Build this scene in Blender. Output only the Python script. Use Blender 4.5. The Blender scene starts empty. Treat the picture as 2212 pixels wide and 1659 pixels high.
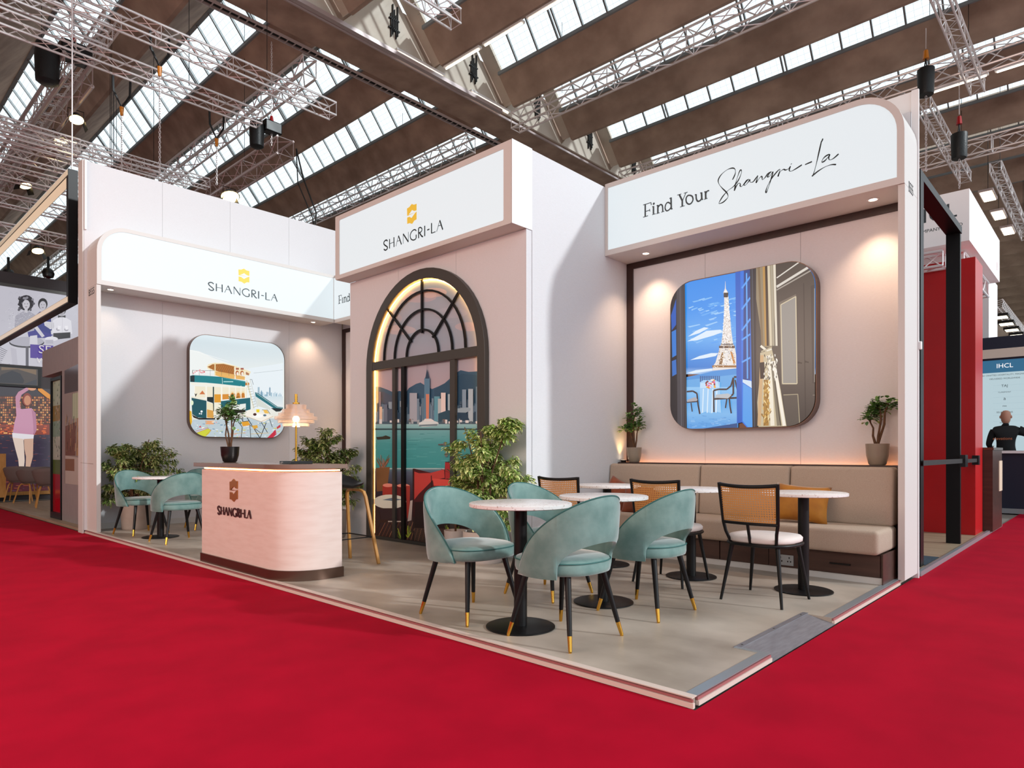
import bpy, math, random
from mathutils import Vector, Matrix
random.seed(7)
SC = bpy.context.scene
COL = SC.collection
PI = math.pi

# ------------------------------------------------------------------ camera, sky, sun, exposure
FP, PCX, HY, EYE = 1417.6, 1106.0, 977.0, 1.10      # focal length in pixels, principal x, horizon row, eye height
YAW = math.atan2(1317, FP)
FW = (math.cos(YAW), math.sin(YAW)); RT = (math.sin(YAW), -math.cos(YAW))
cam_d = bpy.data.cameras.new('camera'); cam = bpy.data.objects.new('camera', cam_d); COL.objects.link(cam)
cam_d.sensor_width = 36; cam_d.lens = FP / 2212 * 36; cam_d.shift_y = (HY - 829.5) / 2212
cam_d.clip_start = .05; cam_d.clip_end = 400
cam.location = (0, 0, EYE); cam.rotation_euler = (PI / 2, 0, YAW - PI / 2)
SC.camera = cam

world = bpy.data.worlds.new('sky'); SC.world = world; world.use_nodes = True
bg = world.node_tree.nodes['Background']; bg.inputs[0].default_value = (.85, .94, 1.0, 1); bg.inputs[1].default_value = 1.3
sun_d = bpy.data.lights.new('sun', 'SUN'); sun = bpy.data.objects.new('sun', sun_d); COL.objects.link(sun)
sun_d.energy = 2.1; sun_d.angle = math.radians(2.2); sun_d.color = (.93, .98, 1.0)
sun.location = (10, -12, 12)
sun.rotation_euler = Vector((-.336, 1, -.44)).to_track_quat('-Z', 'Y').to_euler()
# added warm fill light, unseen behind the camera, that tints the front walls
wl = bpy.data.lights.new('added_warm_fill', 'AREA'); wl.shape = 'RECTANGLE'; wl.size = 9; wl.size_y = 3; wl.energy = 560; wl.color = (1, .73, .60)
wo = bpy.data.objects.new('added_warm_fill', wl); COL.objects.link(wo); wo.location = (-5.5, 5.0, 4.2); wo.rotation_euler = Vector((1, 0, -.18)).to_track_quat('-Z', 'Y').to_euler()
SC.view_settings.view_transform = 'Standard'; SC.view_settings.look = 'None'
SC.view_settings.exposure = -.02; SC.view_settings.gamma = 1; SC.view_settings.use_curve_mapping = False
SC.cycles.use_denoising = True
SC.cycles.max_bounces = 8; SC.cycles.diffuse_bounces = 4; SC.cycles.transparent_max_bounces = 24
SC.cycles.sample_clamp_indirect = 6

# ------------------------------------------------------------------ helpers
def ray(u, v):
    s = (u - PCX) / FP
    return FW[0] + s * RT[0], FW[1] + s * RT[1], (HY - v) / FP
def onx(u, v, X):                       # point of the plane x = X seen at a pixel -> (-y, z)
    d = ray(u, v); t = X / d[0]; return (-d[1] * t, EYE + d[2] * t)
def ony(u, v, Y):                       # point of the plane y = Y -> (x, z)
    d = ray(u, v); t = Y / d[1]; return (d[0] * t, EYE + d[2] * t)
def onz(u, v, z):
    d = ray(u, v); t = (z - EYE) / d[2]; return (d[0] * t, d[1] * t)

def lin(h):
    if isinstance(h, str):
        h = h.lstrip('#'); c = [int(h[i:i + 2], 16) / 255 for i in (0, 2, 4)]
    else: c = h
    return tuple(x / 12.92 if x <= .04045 else ((x + .055) / 1.055) ** 2.4 for x in c)

class FX:                                # flat drawing plane facing -x : a = -y, b = z
    def __init__(s, c): s.c = c
    def at(s, a, b, d=0): return (s.c - d, -a, b)
    def px(s, u, v): return onx(u, v, s.c)
class FY:                                # flat drawing plane facing -y : a = x, b = z
    def __init__(s, c): s.c = c
    def at(s, a, b, d=0): return (a, s.c - d, b)
    def px(s, u, v): return ony(u, v, s.c)

class MB:
    def __init__(s): s.v = []; s.f = []; s.c = None; s.fc = []
    def add(s, vs, fs):
        o = len(s.v); s.v += [tuple(p) for p in vs]; s.f += [tuple(i + o for i in f) for f in fs]; return s
    def box(s, x0, x1, y0, y1, z0, z1):
        if x0 > x1: x0, x1 = x1, x0
        if y0 > y1: y0, y1 = y1, y0
        if z0 > z1: z0, z1 = z1, z0
        return s.add([(x0, y0, z0), (x1, y0, z0), (x1, y1, z0), (x0, y1, z0), (x0, y0, z1), (x1, y0, z1), (x1, y1, z1), (x0, y1, z1)],
                     [(0, 3, 2, 1), (4, 5, 6, 7), (0, 1, 5, 4), (1, 2, 6, 5), (2, 3, 7, 6), (3, 0, 4, 7)])
    def cyl(s, p0, p1, r0, r1=None, n=8, caps=True):
        if r1 is None: r1 = r0
        p0 = Vector(p0); p1 = Vector(p1); d = (p1 - p0)
        if d.length < 1e-7: return s
        d.normalize(); a = d.orthogonal().normalized(); b = d.cross(a)
        vs = []
        for p, r in ((p0, r0), (p1, r1)):
            for i in range(n):
                t = 2 * PI * (i + .5) / n; vs.append(p + a * (math.cos(t) * r) + b * (math.sin(t) * r))
        fs = [(i, (i + 1) % n, n + (i + 1) % n, n + i) for i in range(n)]
        if caps: fs += [tuple(reversed(range(n))), tuple(range(n, 2 * n))]
        return s.add(vs, fs)
    def tube(s, pts, r, n=6, closed=False):
        pts = [Vector(p) for p in pts]; m = len(pts); rs = r if isinstance(r, (list, tuple)) else [r] * m
        vs = []; prev = None
        for i, p in enumerate(pts):
            if closed: d = pts[(i + 1) % m] - pts[i - 1]
            else: d = pts[min(i + 1, m - 1)] - pts[max(i - 1, 0)]
            d.normalize()
            if prev is None: a = d.orthogonal().normalized()
            else:
                a = prev - d * prev.dot(d)
                a = a.normalized() if a.length > 1e-6 else d.orthogonal().normalized()
            prev = a; b = d.cross(a)
            for k in range(n):
                t = 2 * PI * k / n; vs.append(p + a * (math.cos(t) * rs[i]) + b * (math.sin(t) * rs[i]))
        fs = []
        for i in range(m if closed else m - 1):
            j = (i + 1) % m
            for k in range(n): fs.append((i * n + k, i * n + (k + 1) % n, j * n + (k + 1) % n, j * n + k))
        if not closed: fs += [tuple(reversed(range(n))), tuple(range((m - 1) * n, m * n))]
        return s.add(vs, fs)
    def lathe(s, prof, n=24, c=(0, 0, 0), caps=True):
        vs = []; fs = []; m = len(prof)
        for r, z in prof:
            for k in range(n):
                t = 2 * PI * k / n; vs.append((c[0] + r * math.cos(t), c[1] + r * math.sin(t), c[2] + z))
        for i in range(m - 1):
            for k in range(n): fs.append((i * n + k, i * n + (k + 1) % n, (i + 1) * n + (k + 1) % n, (i + 1) * n + k))
        if caps and prof[0][0] > 1e-5: fs.append(tuple(reversed(range(n))))
        if caps and prof[-1][0] > 1e-5: fs.append(tuple(range((m - 1) * n, m * n)))
        return s.add(vs, fs)
    def prism(s, fr, poly, d0, d1):      # outline drawn on a plane, from depth d0 to d1 (d towards the viewer)
        n = len(poly)
        vs = [fr.at(a, b, d0) for a, b in poly] + [fr.at(a, b, d1) for a, b in poly]
        return s.add(vs, [tuple(range(n)), tuple(reversed(range(n, 2 * n)))] + [(i, n + i, n + (i + 1) % n, (i + 1) % n) for i in range(n)])
    def zprism(s, poly, z0, z1):
        n = len(poly)
        return s.add([(x, y, z0) for x, y in poly] + [(x, y, z1) for x, y in poly],
                     [tuple(reversed(range(n))), tuple(range(n, 2 * n))] + [(i, (i + 1) % n, n + (i + 1) % n, n + i) for i in range(n)])
    def ring(s, fr, outer, inner, d0, d1):   # frame between two outlines with the same number of points
        n = len(outer)
        vs = [fr.at(*p, d) for d in (d0, d1) for o in (outer, inner) for p in o]
        fs = []
        for i in range(n):
            j = (i + 1) % n
            fs += [(i, j, n + j, n + i), (2 * n + i, 3 * n + i, 3 * n + j, 2 * n + j), (i, 2 * n + i, 2 * n + j, j), (n + i, n + j, 3 * n + j, 3 * n + i)]
        return s.add(vs, fs)
    def stroke(s, fr, pts, w, d, dz=.0):  # flat ribbon of varying width
        m = len(pts); ws = w if isinstance(w, (list, tuple)) else [w] * m
        vs = []
        for i, p in enumerate(pts):
            q0 = pts[max(i - 1, 0)]; q1 = pts[min(i + 1, m - 1)]
            dx, dy = q1[0] - q0[0], q1[1] - q0[1]; l = math.hypot(dx, dy) or 1
            nx, ny = -dy / l * ws[i] / 2, dx / l * ws[i] / 2
            vs += [fr.at(p[0] + nx, p[1] + ny, d), fr.at(p[0] - nx, p[1] - ny, d)]
        s.add(vs, [(2 * i, 2 * i + 1, 2 * i + 3, 2 * i + 2) for i in range(m - 1)])
        if dz: 
            vb = [tuple(Vector(q) + Vector(fr.at(0, 0, dz)) - Vector(fr.at(0, 0, 0))) for q in vs]
            n = len(vs); fs = [(2 * i, 2 * i + 2, 2 * i + 3, 2 * i + 1) for i in range(m - 1)]
            s.add(vb, fs)
            for i in range(m - 1):
                s.add([vs[2 * i], vs[2 * i + 2], vb[2 * i + 2], vb[2 * i]], [(0, 1, 2, 3)])
                s.add([vs[2 * i + 1], vs[2 * i + 3], vb[2 * i + 3], vb[2 * i + 1]], [(0, 1, 2, 3)])
        return s
    def mesh(s, name, smooth=None):
        me = bpy.data.meshes.new(name); me.from_pydata(s.v, [], s.f); me.update()
        if s.fc:
            at = me.color_attributes.new('Col', 'FLOAT_COLOR', 'POINT')
            for i, c in enumerate(s.fc): at.data[i].color = (c[0], c[1], c[2], 1)
        if smooth is not None:
            me.polygons.foreach_set('use_smooth', [True] * len(me.polygons))
            try: me.set_sharp_from_angle(angle=math.radians(smooth))
            except Exception: pass
        return me

def link(name, me, m=None, parent=None, loc=None, rot=None):
    o = bpy.data.objects.new(name, me)
    if m is not None and not me.materials: me.materials.append(m)
    COL.objects.link(o)
    if parent is not None: o.parent = parent
    if loc is not None: o.location = loc
    if rot is not None: o.rotation_euler = rot
    return o
def obj(name, mb, m, parent=None, smooth=None, bevel=None, loc=None, label=None):
    o = link(name, mb.mesh(name, smooth), m, parent, loc)
    if bevel:
        md = o.modifiers.new('bevel', 'BEVEL'); md.width = bevel; md.segments = 2; md.limit_method = 'ANGLE'; md.angle_limit = .7
        o.data.polygons.foreach_set('use_smooth', [True] * len(o.data.polygons))
        try: o.data.set_sharp_from_angle(angle=math.radians(40))
        except Exception: pass
    if label: o['label'] = label
    return o
def tag(o, label, cat, group=None):
    o['label'] = label; o['category'] = cat
    if group: o['group'] = group
    return o
def thing(name, label, cat, loc=(0, 0, 0), rz=0, group=None):
    o = bpy.data.objects.new(name, None); COL.objects.link(o); o.empty_display_size = .1
    o.location = loc; o.rotation_euler = (0, 0, rz)
    return tag(o, label, cat, group)
def struct(name, mb, m, **k):
    o = obj(name, mb, m, **k); o['kind'] = 'structure'; return o
def sempty(name):
    o = bpy.data.objects.new(name, None); COL.objects.link(o); o['kind'] = 'structure'; return o
def kids(o): return [c for c in COL.objects if c.parent == o]
def dup(root, loc, rz, label, name=None, tree=None):
    r = root.copy(); COL.objects.link(r); r.location = loc; r.rotation_euler = (0, 0, rz); r['label'] = label
    for ch in tree if tree is not None else kids(root):
        c = ch.copy(); COL.objects.link(c); c.parent = r
        for g in kids(ch):
            e = g.copy(); COL.objects.link(e); e.parent = c
    return r

# ------------------------------------------------------------------ materials
def mat(name, base, rough=.6, metal=0, noise=None, bump=None, sheen=0, spec=.5, coat=0, stretch=(1, 1, 1), emit=None, es=1):
    m = bpy.data.materials.new(name); m.use_nodes = True; nt = m.node_tree; N = nt.nodes; L = nt.links
    b = N['Principled BSDF']
    b.inputs['Base Color'].default_value = (*lin(base), 1); b.inputs['Roughness'].default_value = rough
    b.inputs['Metallic'].default_value = metal; b.inputs['Specular IOR Level'].default_value = spec
    if sheen: b.inputs['Sheen Weight'].default_value = sheen; b.inputs['Sheen Roughness'].default_value = .35
    if coat: b.inputs['Coat Weight'].default_value = coat; b.inputs['Coat Roughness'].default_value = .1
    if emit: b.inputs['Emission Color'].default_value = (*lin(emit), 1); b.inputs['Emission Strength'].default_value = es
    tc = mp = None
    def coords():
        nonlocal tc, mp
        if mp is None:
            tc = N.new('ShaderNodeTexCoord'); mp = N.new('ShaderNodeMapping'); mp.inputs['Scale'].default_value = stretch
            L.new(tc.outputs['Object'], mp.inputs[0])
        return mp.outputs[0]
    if noise:
        c2, scale, lo, hi = noise[:4]; det = noise[4] if len(noise) > 4 else 4
        n = N.new('ShaderNodeTexNoise'); n.inputs['Scale'].default_value = scale; n.inputs['Detail'].default_value = det
        L.new(coords(), n.inputs['Vector'])
        r = N.new('ShaderNodeValToRGB'); r.color_ramp.elements[0].position = lo; r.color_ramp.elements[1].position = hi
        r.color_ramp.elements[0].color = (*lin(base), 1); r.color_ramp.elements[1].color = (*lin(c2), 1)
        L.new(n.outputs['Fac'], r.inputs[0]); L.new(r.outputs[0], b.inputs['Base Color'])
    if bump:
        n = N.new('ShaderNodeTexNoise'); n.inputs['Scale'].default_value = bump[0]; n.inputs['Detail'].default_value = 3
        L.new(coords(), n.inputs['Vector'])
        bp = N.new('ShaderNodeBump'); bp.inputs['Strength'].default_value = bump[1]; bp.inputs['Distance'].default_value = .01
        L.new(n.outputs['Fac'], bp.inputs['Height']); L.new(bp.outputs[0], b.inputs['Normal'])
    return m
def emis(name, col, s=1.0):
    m = bpy.data.materials.new(name); m.use_nodes = True; nt = m.node_tree; N = nt.nodes
    N.remove(N['Principled BSDF']); e = N.new('ShaderNodeEmission'); e.inputs[0].default_value = (*lin(col), 1); e.inputs[1].default_value = s
    nt.links.new(e.outputs[0], N['Material Output'].inputs[0]); return m
def pmat(name, lit, s=1.0, rough=.5, gain=1.0):    # print: colour per drawn shape, backlit or plain
    m = bpy.data.materials.new(name); m.use_nodes = True; nt = m.node_tree; N = nt.nodes; b = N['Principled BSDF']
    a = N.new('ShaderNodeVertexColor'); a.layer_name = 'Col'
    b.inputs['Roughness'].default_value = rough
    if lit:
        b.inputs['Base Color'].default_value = (.02, .02, .02, 1)
        nt.links.new(a.outputs[0], b.inputs['Emission Color']); b.inputs['Emission Strength'].default_value = s
    else: nt.links.new(a.outputs[0], b.inputs['Base Color'])
    return m

M = {}
M['carpet'] = mat('red_carpet', '#b00226', .95, noise=('#a20122', 3.0, .35, .7), bump=(900, .25), spec=.1)
M['vinyl'] = mat('beige_stone_vinyl', '#c0b3a5', .42, noise=('#928578', 2.1, .32, .7, 10), bump=(60, .05), stretch=(1, .7, 1))
M['vinyl2'] = mat('pale_wood_vinyl', '#a8937a', .5, noise=('#8f7a62', 5, .3, .7), stretch=(3, .3, 1))
M['trimgrey'] = mat('aluminium_trim', '#a9b2b8', .35, .6)
M['trimcream'] = mat('cream_edge_trim', '#dccabf', .4)
M['trimred'] = mat('dark_pink_edge_trim', '#a06060', .5)
M['steel'] = mat('brushed_steel_plate', '#8b8a91', .38, .25, noise=('#78767c', 8, .3, .7), stretch=(1, 8, 1))
M['wall'] = mat('pale_wall_fabric', '#dcdcdf', .8, noise=('#d5d4d6', 40, .3, .7), bump=(150, .06), stretch=(1, 1, 12))
M['white'] = mat('white_panel', '#efeeee', .6)
M['frame'] = mat('blush_laminate', '#d3cfcb', .5)
M['darktrim'] = mat('dark_brown_veneer', '#351a12', .4, noise=('#2a120c', 12, .3, .7), stretch=(1, 1, .2))
M['concrete'] = mat('brown_concrete', '#c0a896', .85, noise=('#907a6c', 1.5, .28, .74, 12), bump=(14, .25))
M['concrete2'] = mat('board_marked_concrete', '#c0aa98', .85, noise=('#8e796a', 1.7, .28, .74, 12), bump=(20, .3), stretch=(1, .6, .5))
M['palecon'] = mat('pale_painted_concrete', '#e8e0d4', .8, noise=('#c4b8a8', .8, .25, .8, 7))
M['alu'] = mat('aluminium_tube', '#f0eaea', .3, .45)
M['aludark'] = mat('weathered_aluminium', '#cfc0bf', .35, .5)
M['winframe'] = mat('grey_window_bar', '#8f9698', .5, .2)
M['black'] = mat('black_powder_coat', '#0c0b0c', .42, spec=.3)
M['blackplastic'] = mat('black_plastic', '#111214', .3)
M['blackfabric'] = mat('black_bag_fabric', '#161a1c', .45, bump=(30, .5))
M['brass'] = mat('brushed_brass', '#d9a648', .22, 1)
M['teal'] = mat('teal_velvet', '#5c7f7a', .75, noise=('#829f99', 9, .3, .8, 6), sheen=1, bump=(25, .12))
M['piping'] = mat('dark_teal_piping', '#2f6460', .7)
M['cane'] = None
M['cushionwhite'] = mat('off_white_upholstery', '#e3d6d0', .85, bump=(300, .15))
M['sofa'] = mat('beige_linen', '#b7a594', .95, noise=('#a89584', 120, .3, .7), bump=(400, .3), stretch=(1, 1, 3))
M['plinth'] = mat('walnut_laminate', '#4a3027', .4, noise=('#3a241d', 9, .3, .7), stretch=(1, .3, 3))
M['mustard'] = mat('mustard_velvet', '#b8791f', .7, noise=('#9c6114', 8, .3, .7), sheen=.5)
M['rust'] = mat('rust_velvet', '#8f4520', .7, noise=('#6d3015', 8, .3, .7), sheen=.5)
M['terrazzo'] = mat('white_terrazzo', '#e6e2e0', .3, noise=('#b9a49c', 60, .6, .68, 2))
M['counter'] = mat('blush_plaster', '#e0cbc2', .55, noise=('#d8bfb5', 5, .4, .8, 6), bump=(120, .05), stretch=(1, 1, 6))
M['bronze'] = mat('bronze_metal', '#6b5448', .3, .8)
M['bronzetop'] = mat('bronze_counter_top', '#8d7468', .25, .4)
M['copper'] = mat('copper_letter', '#b8793f', .3, .7)
M['darkred'] = mat('dark_red_letter', '#3c0f10', .5)
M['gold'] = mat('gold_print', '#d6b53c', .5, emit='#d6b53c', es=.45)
M['ink'] = mat('dark_ink', '#1b2426', .6)
M['greyink'] = mat('grey_ink', '#3c474b', .6)
M['oak'] = mat('pale_oak', '#c9924f', .45, noise=('#b67d3c', 6, .3, .7), stretch=(6, 6, 1))
M['pot'] = mat('beige_planter', '#b5a69c', .55, noise=('#a59488', 5, .3, .7))
M['potwhite'] = mat('pale_planter', '#cfc3bd', .6)
M['potblack'] = mat('black_ceramic_pot', '#0e0d0e', .3)
M['soil'] = mat('dark_potting_soil', '#2b1d14', .95, bump=(60, .8))
M['bark'] = mat('brown_bark', '#6a4a30', .85, noise=('#4d3320', 30, .3, .7))
M['charcoal'] = mat('charcoal_metal_frame', '#4b4844', .4, .3)
M['marble'] = mat('black_marble', '#0d0c0c', .15, noise=('#8a8280', 9, .62, .66, 8))
M['redwall'] = mat('red_laminate', '#c20d14', .35, noise=('#b50a12', 2, .3, .7))
M['greypanel'] = mat('taupe_panel', '#948c8a', .6, noise=('#878080', 20, .3, .7), stretch=(3, 3, .3))
M['led'] = emis('warm_led_strip', '#ffb45a', 28)
M['ledcounter'] = emis('warm_counter_led', '#ffb070', 13)
M['ledwall'] = emis('warm_wall_led', '#ff9c5a', 30)
M['bulb'] = emis('warm_bulb', '#ffd69a', 14)
M['down'] = emis('downlight_lens', '#ffe6c8', 9)
M['sign'] = mat('backlit_sign_acrylic', '#9a9a9a', .6, spec=.1, emit='#e2f2f8', es=.74)
M['tubelight'] = emis('fluorescent_tube', '#fff1da', 6)
M['flood'] = emis('floodlight_lens', '#ffdf9a', 12)
M['cable'] = mat('black_cable', '#151515', .6)
M['redpaint'] = mat('red_hoist_paint', '#b3141c', .4)
M['orange'] = mat('orange_hook_paint', '#e08a1c', .4)
M['skin'] = mat('skin', '#c08a72', .55)
M['blackcloth'] = mat('black_shirt_cloth', '#0d0e11', .8)
M['navy'] = mat('navy_panel', '#131c33', .5)
M['greyfelt'] = mat('taupe_moulded_shell', '#6e5f5b', .7)
M['bluecarpet'] = mat('dark_blue_carpet', '#1e2c38', .95, noise=('#2f4250', 40, .3, .7))

def leafmat(name):
    m = bpy.data.materials.new(name); m.use_nodes = True; nt = m.node_tree; N = nt.nodes; b = N['Principled BSDF']
    a = N.new('ShaderNodeVertexColor'); a.layer_name = 'Col'; nt.links.new(a.outputs[0], b.inputs['Base Color'])
    b.inputs['Roughness'].default_value = .45; return m
M['leaf'] = leafmat('leaf')

def glassmat():                          # frosted roof glass with wires cast in it
    m = bpy.data.materials.new('wired_roof_glass'); m.use_nodes = True; nt = m.node_tree; N = nt.nodes; L = nt.links
    N.remove(N['Principled BSDF'])
    tc = N.new('ShaderNodeTexCoord'); sp = N.new('ShaderNodeSeparateXYZ'); L.new(tc.outputs['Object'], sp.inputs[0])
    def line(out, pitch, w):
        d = N.new('ShaderNodeMath'); d.operation = 'DIVIDE'; L.new(out, d.inputs[0]); d.inputs[1].default_value = pitch
        f = N.new('ShaderNodeMath'); f.operation = 'FRACT'; L.new(d.outputs[0], f.inputs[0])
        c = N.new('ShaderNodeMath'); c.operation = 'LESS_THAN'; L.new(f.outputs[0], c.inputs[0]); c.inputs[1].default_value = w / pitch
        return c.outputs[0]
    a = line(sp.outputs['Y'], .185, .006); b = line(sp.outputs['Z'], .15, .006)
    mx = N.new('ShaderNodeMath'); mx.operation = 'MAXIMUM'; L.new(a, mx.inputs[0]); L.new(b, mx.inputs[1])
    tr = N.new('ShaderNodeBsdfTransparent'); tr.inputs[0].default_value = (.97, 1, 1, 1)
    df = N.new('ShaderNodeBsdfDiffuse'); df.inputs[0].default_value = (.5, .58, .58, 1)
    mix = N.new('ShaderNodeMixShader'); hf_ = N.new('ShaderNodeMath'); hf_.operation = 'MULTIPLY'; hf_.inputs[1].default_value = .55; L.new(mx.outputs[0], hf_.inputs[0]); L.new(hf_.outputs[0], mix.inputs[0]); L.new(tr.outputs[0], mix.inputs[1]); L.new(df.outputs[0], mix.inputs[2])
    L.new(mix.outputs[0], N['Material Output'].inputs[0]); return m
M['roofglass'] = glassmat()
def clearglass(name, tint, rough=.03, a=.12):
    m = bpy.data.materials.new(name); m.use_nodes = True; nt = m.node_tree; N = nt.nodes; L = nt.links; N.remove(N['Principled BSDF'])
    tr = N.new('ShaderNodeBsdfTransparent'); tr.inputs[0].default_value = (*tint, 1)
    g = N.new('ShaderNodeBsdfGlossy'); g.inputs[1].default_value = rough
    mix = N.new('ShaderNodeMixShader'); mix.inputs[0].default_value = a
    L.new(tr.outputs[0], mix.inputs[1]); L.new(g.outputs[0], mix.inputs[2]); L.new(mix.outputs[0], N['Material Output'].inputs[0]); return m
M['glass'] = clearglass('clear_glass', (.9, .95, .93))
def frosted():
    m = bpy.data.materials.new('ribbed_lamp_glass'); m.use_nodes = True; nt = m.node_tree; N = nt.nodes; L = nt.links; N.remove(N['Principled BSDF'])
    tr = N.new('ShaderNodeBsdfTransparent'); tr.inputs[0].default_value = (1, .96, .93, 1)
    t2 = N.new('ShaderNodeBsdfTranslucent'); t2.inputs[0].default_value = (1, .9, .84, 1)
    g = N.new('ShaderNodeBsdfGlossy'); g.inputs[1].default_value = .08
    m1 = N.new('ShaderNodeMixShader'); m1.inputs[0].default_value = .3; L.new(tr.outputs[0], m1.inputs[1]); L.new(t2.outputs[0], m1.inputs[2])
    m2 = N.new('ShaderNodeMixShader'); m2.inputs[0].default_value = .12; L.new(m1.outputs[0], m2.inputs[1]); L.new(g.outputs[0], m2.inputs[2])
    L.new(m2.outputs[0], N['Material Output'].inputs[0]); return m
M['lampglass'] = frosted()
def canemat():
    m = bpy.data.materials.new('woven_cane'); m.use_nodes = True; nt = m.node_tree; N = nt.nodes; L = nt.links; b = N['Principled BSDF']
    b.inputs['Base Color'].default_value = (*lin('#c98d4c'), 1); b.inputs['Roughness'].default_value = .5
    tc = N.new('ShaderNodeTexCoord'); sp = N.new('ShaderNodeSeparateXYZ'); L.new(tc.outputs['Object'], sp.inputs[0])
    def hole(out, pitch):
        d = N.new('ShaderNodeMath'); d.operation = 'DIVIDE'; L.new(out, d.inputs[0]); d.inputs[1].default_value = pitch
        f = N.new('ShaderNodeMath'); f.operation = 'FRACT'; L.new(d.outputs[0], f.inputs[0])
        c = N.new('ShaderNodeMath'); c.operation = 'GREATER_THAN'; L.new(f.outputs[0], c.inputs[0]); c.inputs[1].default_value = .5
        return c.outputs[0]
    mu = N.new('ShaderNodeMath'); mu.operation = 'MULTIPLY'; L.new(hole(sp.outputs['Y'], .0165), mu.inputs[0]); L.new(hole(sp.outputs['Z'], .0165), mu.inputs[1])
    inv = N.new('ShaderNodeMath'); inv.operation = 'SUBTRACT'; inv.inputs[0].default_value = 1; L.new(mu.outputs[0], inv.inputs[1])
    L.new(inv.outputs[0], b.inputs['Alpha']); return m
M['cane'] = canemat()

# ------------------------------------------------------------------ flat prints
def clip_poly(poly, win):
    out = poly
    n = len(win)
    area = sum(win[i][0] * win[(i + 1) % n][1] - win[(i + 1) % n][0] * win[i][1] for i in range(n))
    sg = 1 if area > 0 else -1
    for i in range(n):
        ax, ay = win[i]; bx, by = win[(i + 1) % n]
        if math.hypot(bx - ax, by - ay) < 1e-7: continue
        side = lambda p: sg * ((bx - ax) * (p[1] - ay) - (by - ay) * (p[0] - ax))
        inp, out = out, []
        for k in range(len(inp)):
            p, q = inp[k], inp[(k + 1) % len(inp)]; sp_, sq = side(p), side(q)
            if sp_ >= 0: out.append(p)
            if (sp_ >= 0) != (sq >= 0):
                t = sp_ / (sp_ - sq); out.append((p[0] + (q[0] - p[0]) * t, p[1] + (q[1] - p[1]) * t))
        if len(out) < 3: return []
    return out
class Print:
    def __init__(s, fr, win, d0, org=(0, 0), sc=1, step=.00003):
        s.fr = fr; s.win = win; s.d = d0; s.mb = MB(); s.org = org; s.sc = sc; s.step = step
    def p(s, u, v):                      # crop pixel -> plane
        return s.fr.px(s.org[0] + u / s.sc, s.org[1] + v / s.sc)
    def raw(s, pts, col):
        if s.win: pts = clip_poly(pts, s.win)
        if len(pts) < 3: return
        from mathutils.geometry import tessellate_polygon
        tris = tessellate_polygon([[Vector((a, b, 0)) for a, b in pts]])
        s.mb.add([s.fr.at(a, b, s.d) for a, b in pts], tris)
        for a, b in pts:
            c = col(a, b) if callable(col) else col
            s.mb.fc.append(lin(c) if not callable(col) else c)
        s.d += s.step
    def poly(s, pts, col): s.raw([s.p(*q) for q in pts], col)
    def rect(s, x0, y0, x1, y1, col): s.poly([(x0, y0), (x1, y0), (x1, y1), (x0, y1)], col)
    def line(s, pts, w, col):
        q = [s.p(*a) for a in pts]; k = w / s.sc / 165.0
        for i in range(len(q) - 1):
            (a, b), (c, d) = q[i], q[i + 1]; l = math.hypot(c - a, d - b) or 1; nx, ny = -(d - b) / l * k / 2, (c - a) / l * k / 2
            s.raw([(a + nx, b + ny), (c + nx, d + ny), (c - nx, d - ny), (a - nx, b - ny)], col)
    def ell(s, cx, cy, rx, ry, col, n=14): s.poly([(cx + rx * math.cos(2 * PI * i / n), cy + ry * math.sin(2 * PI * i / n)) for i in range(n)], col)
    def bands(s, x0, x1, rows, n=1):      # vertical gradient through (y, colour) rows
        for (y0, c0), (y1, c1) in zip(rows, rows[1:]):
            q = [s.p(x0, y0), s.p(x1, y0), s.p(x1, y1), s.p(x0, y1)]
            cc = [lin(c0), lin(c0), lin(c1), lin(c1)]
            # gradient by height of the plane coordinate
            b0 = q[0][1]; b1 = q[3][1]
            def colf(a, b, c0=lin(c0), c1=lin(c1), q=q):
                t = (a - q[0][0]) / ((q[1][0] - q[0][0]) or 1); top = q[0][1] + (q[1][1] - q[0][1]) * t; bot = q[3][1] + (q[2][1] - q[3][1]) * t
                f = min(1, max(0, (top - b) / ((top - bot) or 1))); return tuple(c0[i] + (c1[i] - c0[i]) * f for i in range(3))
            s.raw(q, colf); s.d -= s.step
        s.d += s.step
    def done(s, name, m, parent): return obj(name, s.mb, m, parent)

def rrect(a0, a1, b0, b1, r, n=8, corners=(1, 1, 1, 1)):    # corners: bottom-left, bottom-right, top-right, top-left
    pts = []
    for k, (cx, cy, on) in enumerate(((a0 + r, b0 + r, corners[0]), (a1 - r, b0 + r, corners[1]), (a1 - r, b1 - r, corners[2]), (a0 + r, b1 - r, corners[3]))):
        x = (a0, a1, a1, a0)[k]; y = (b0, b0, b1, b1)[k]
        for i in range(n + 1):
            t = PI + k * PI / 2 + i / n * PI / 2
            pts.append((cx + r * math.cos(t), cy + r * math.sin(t)) if on else (x, y))
    return pts
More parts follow.
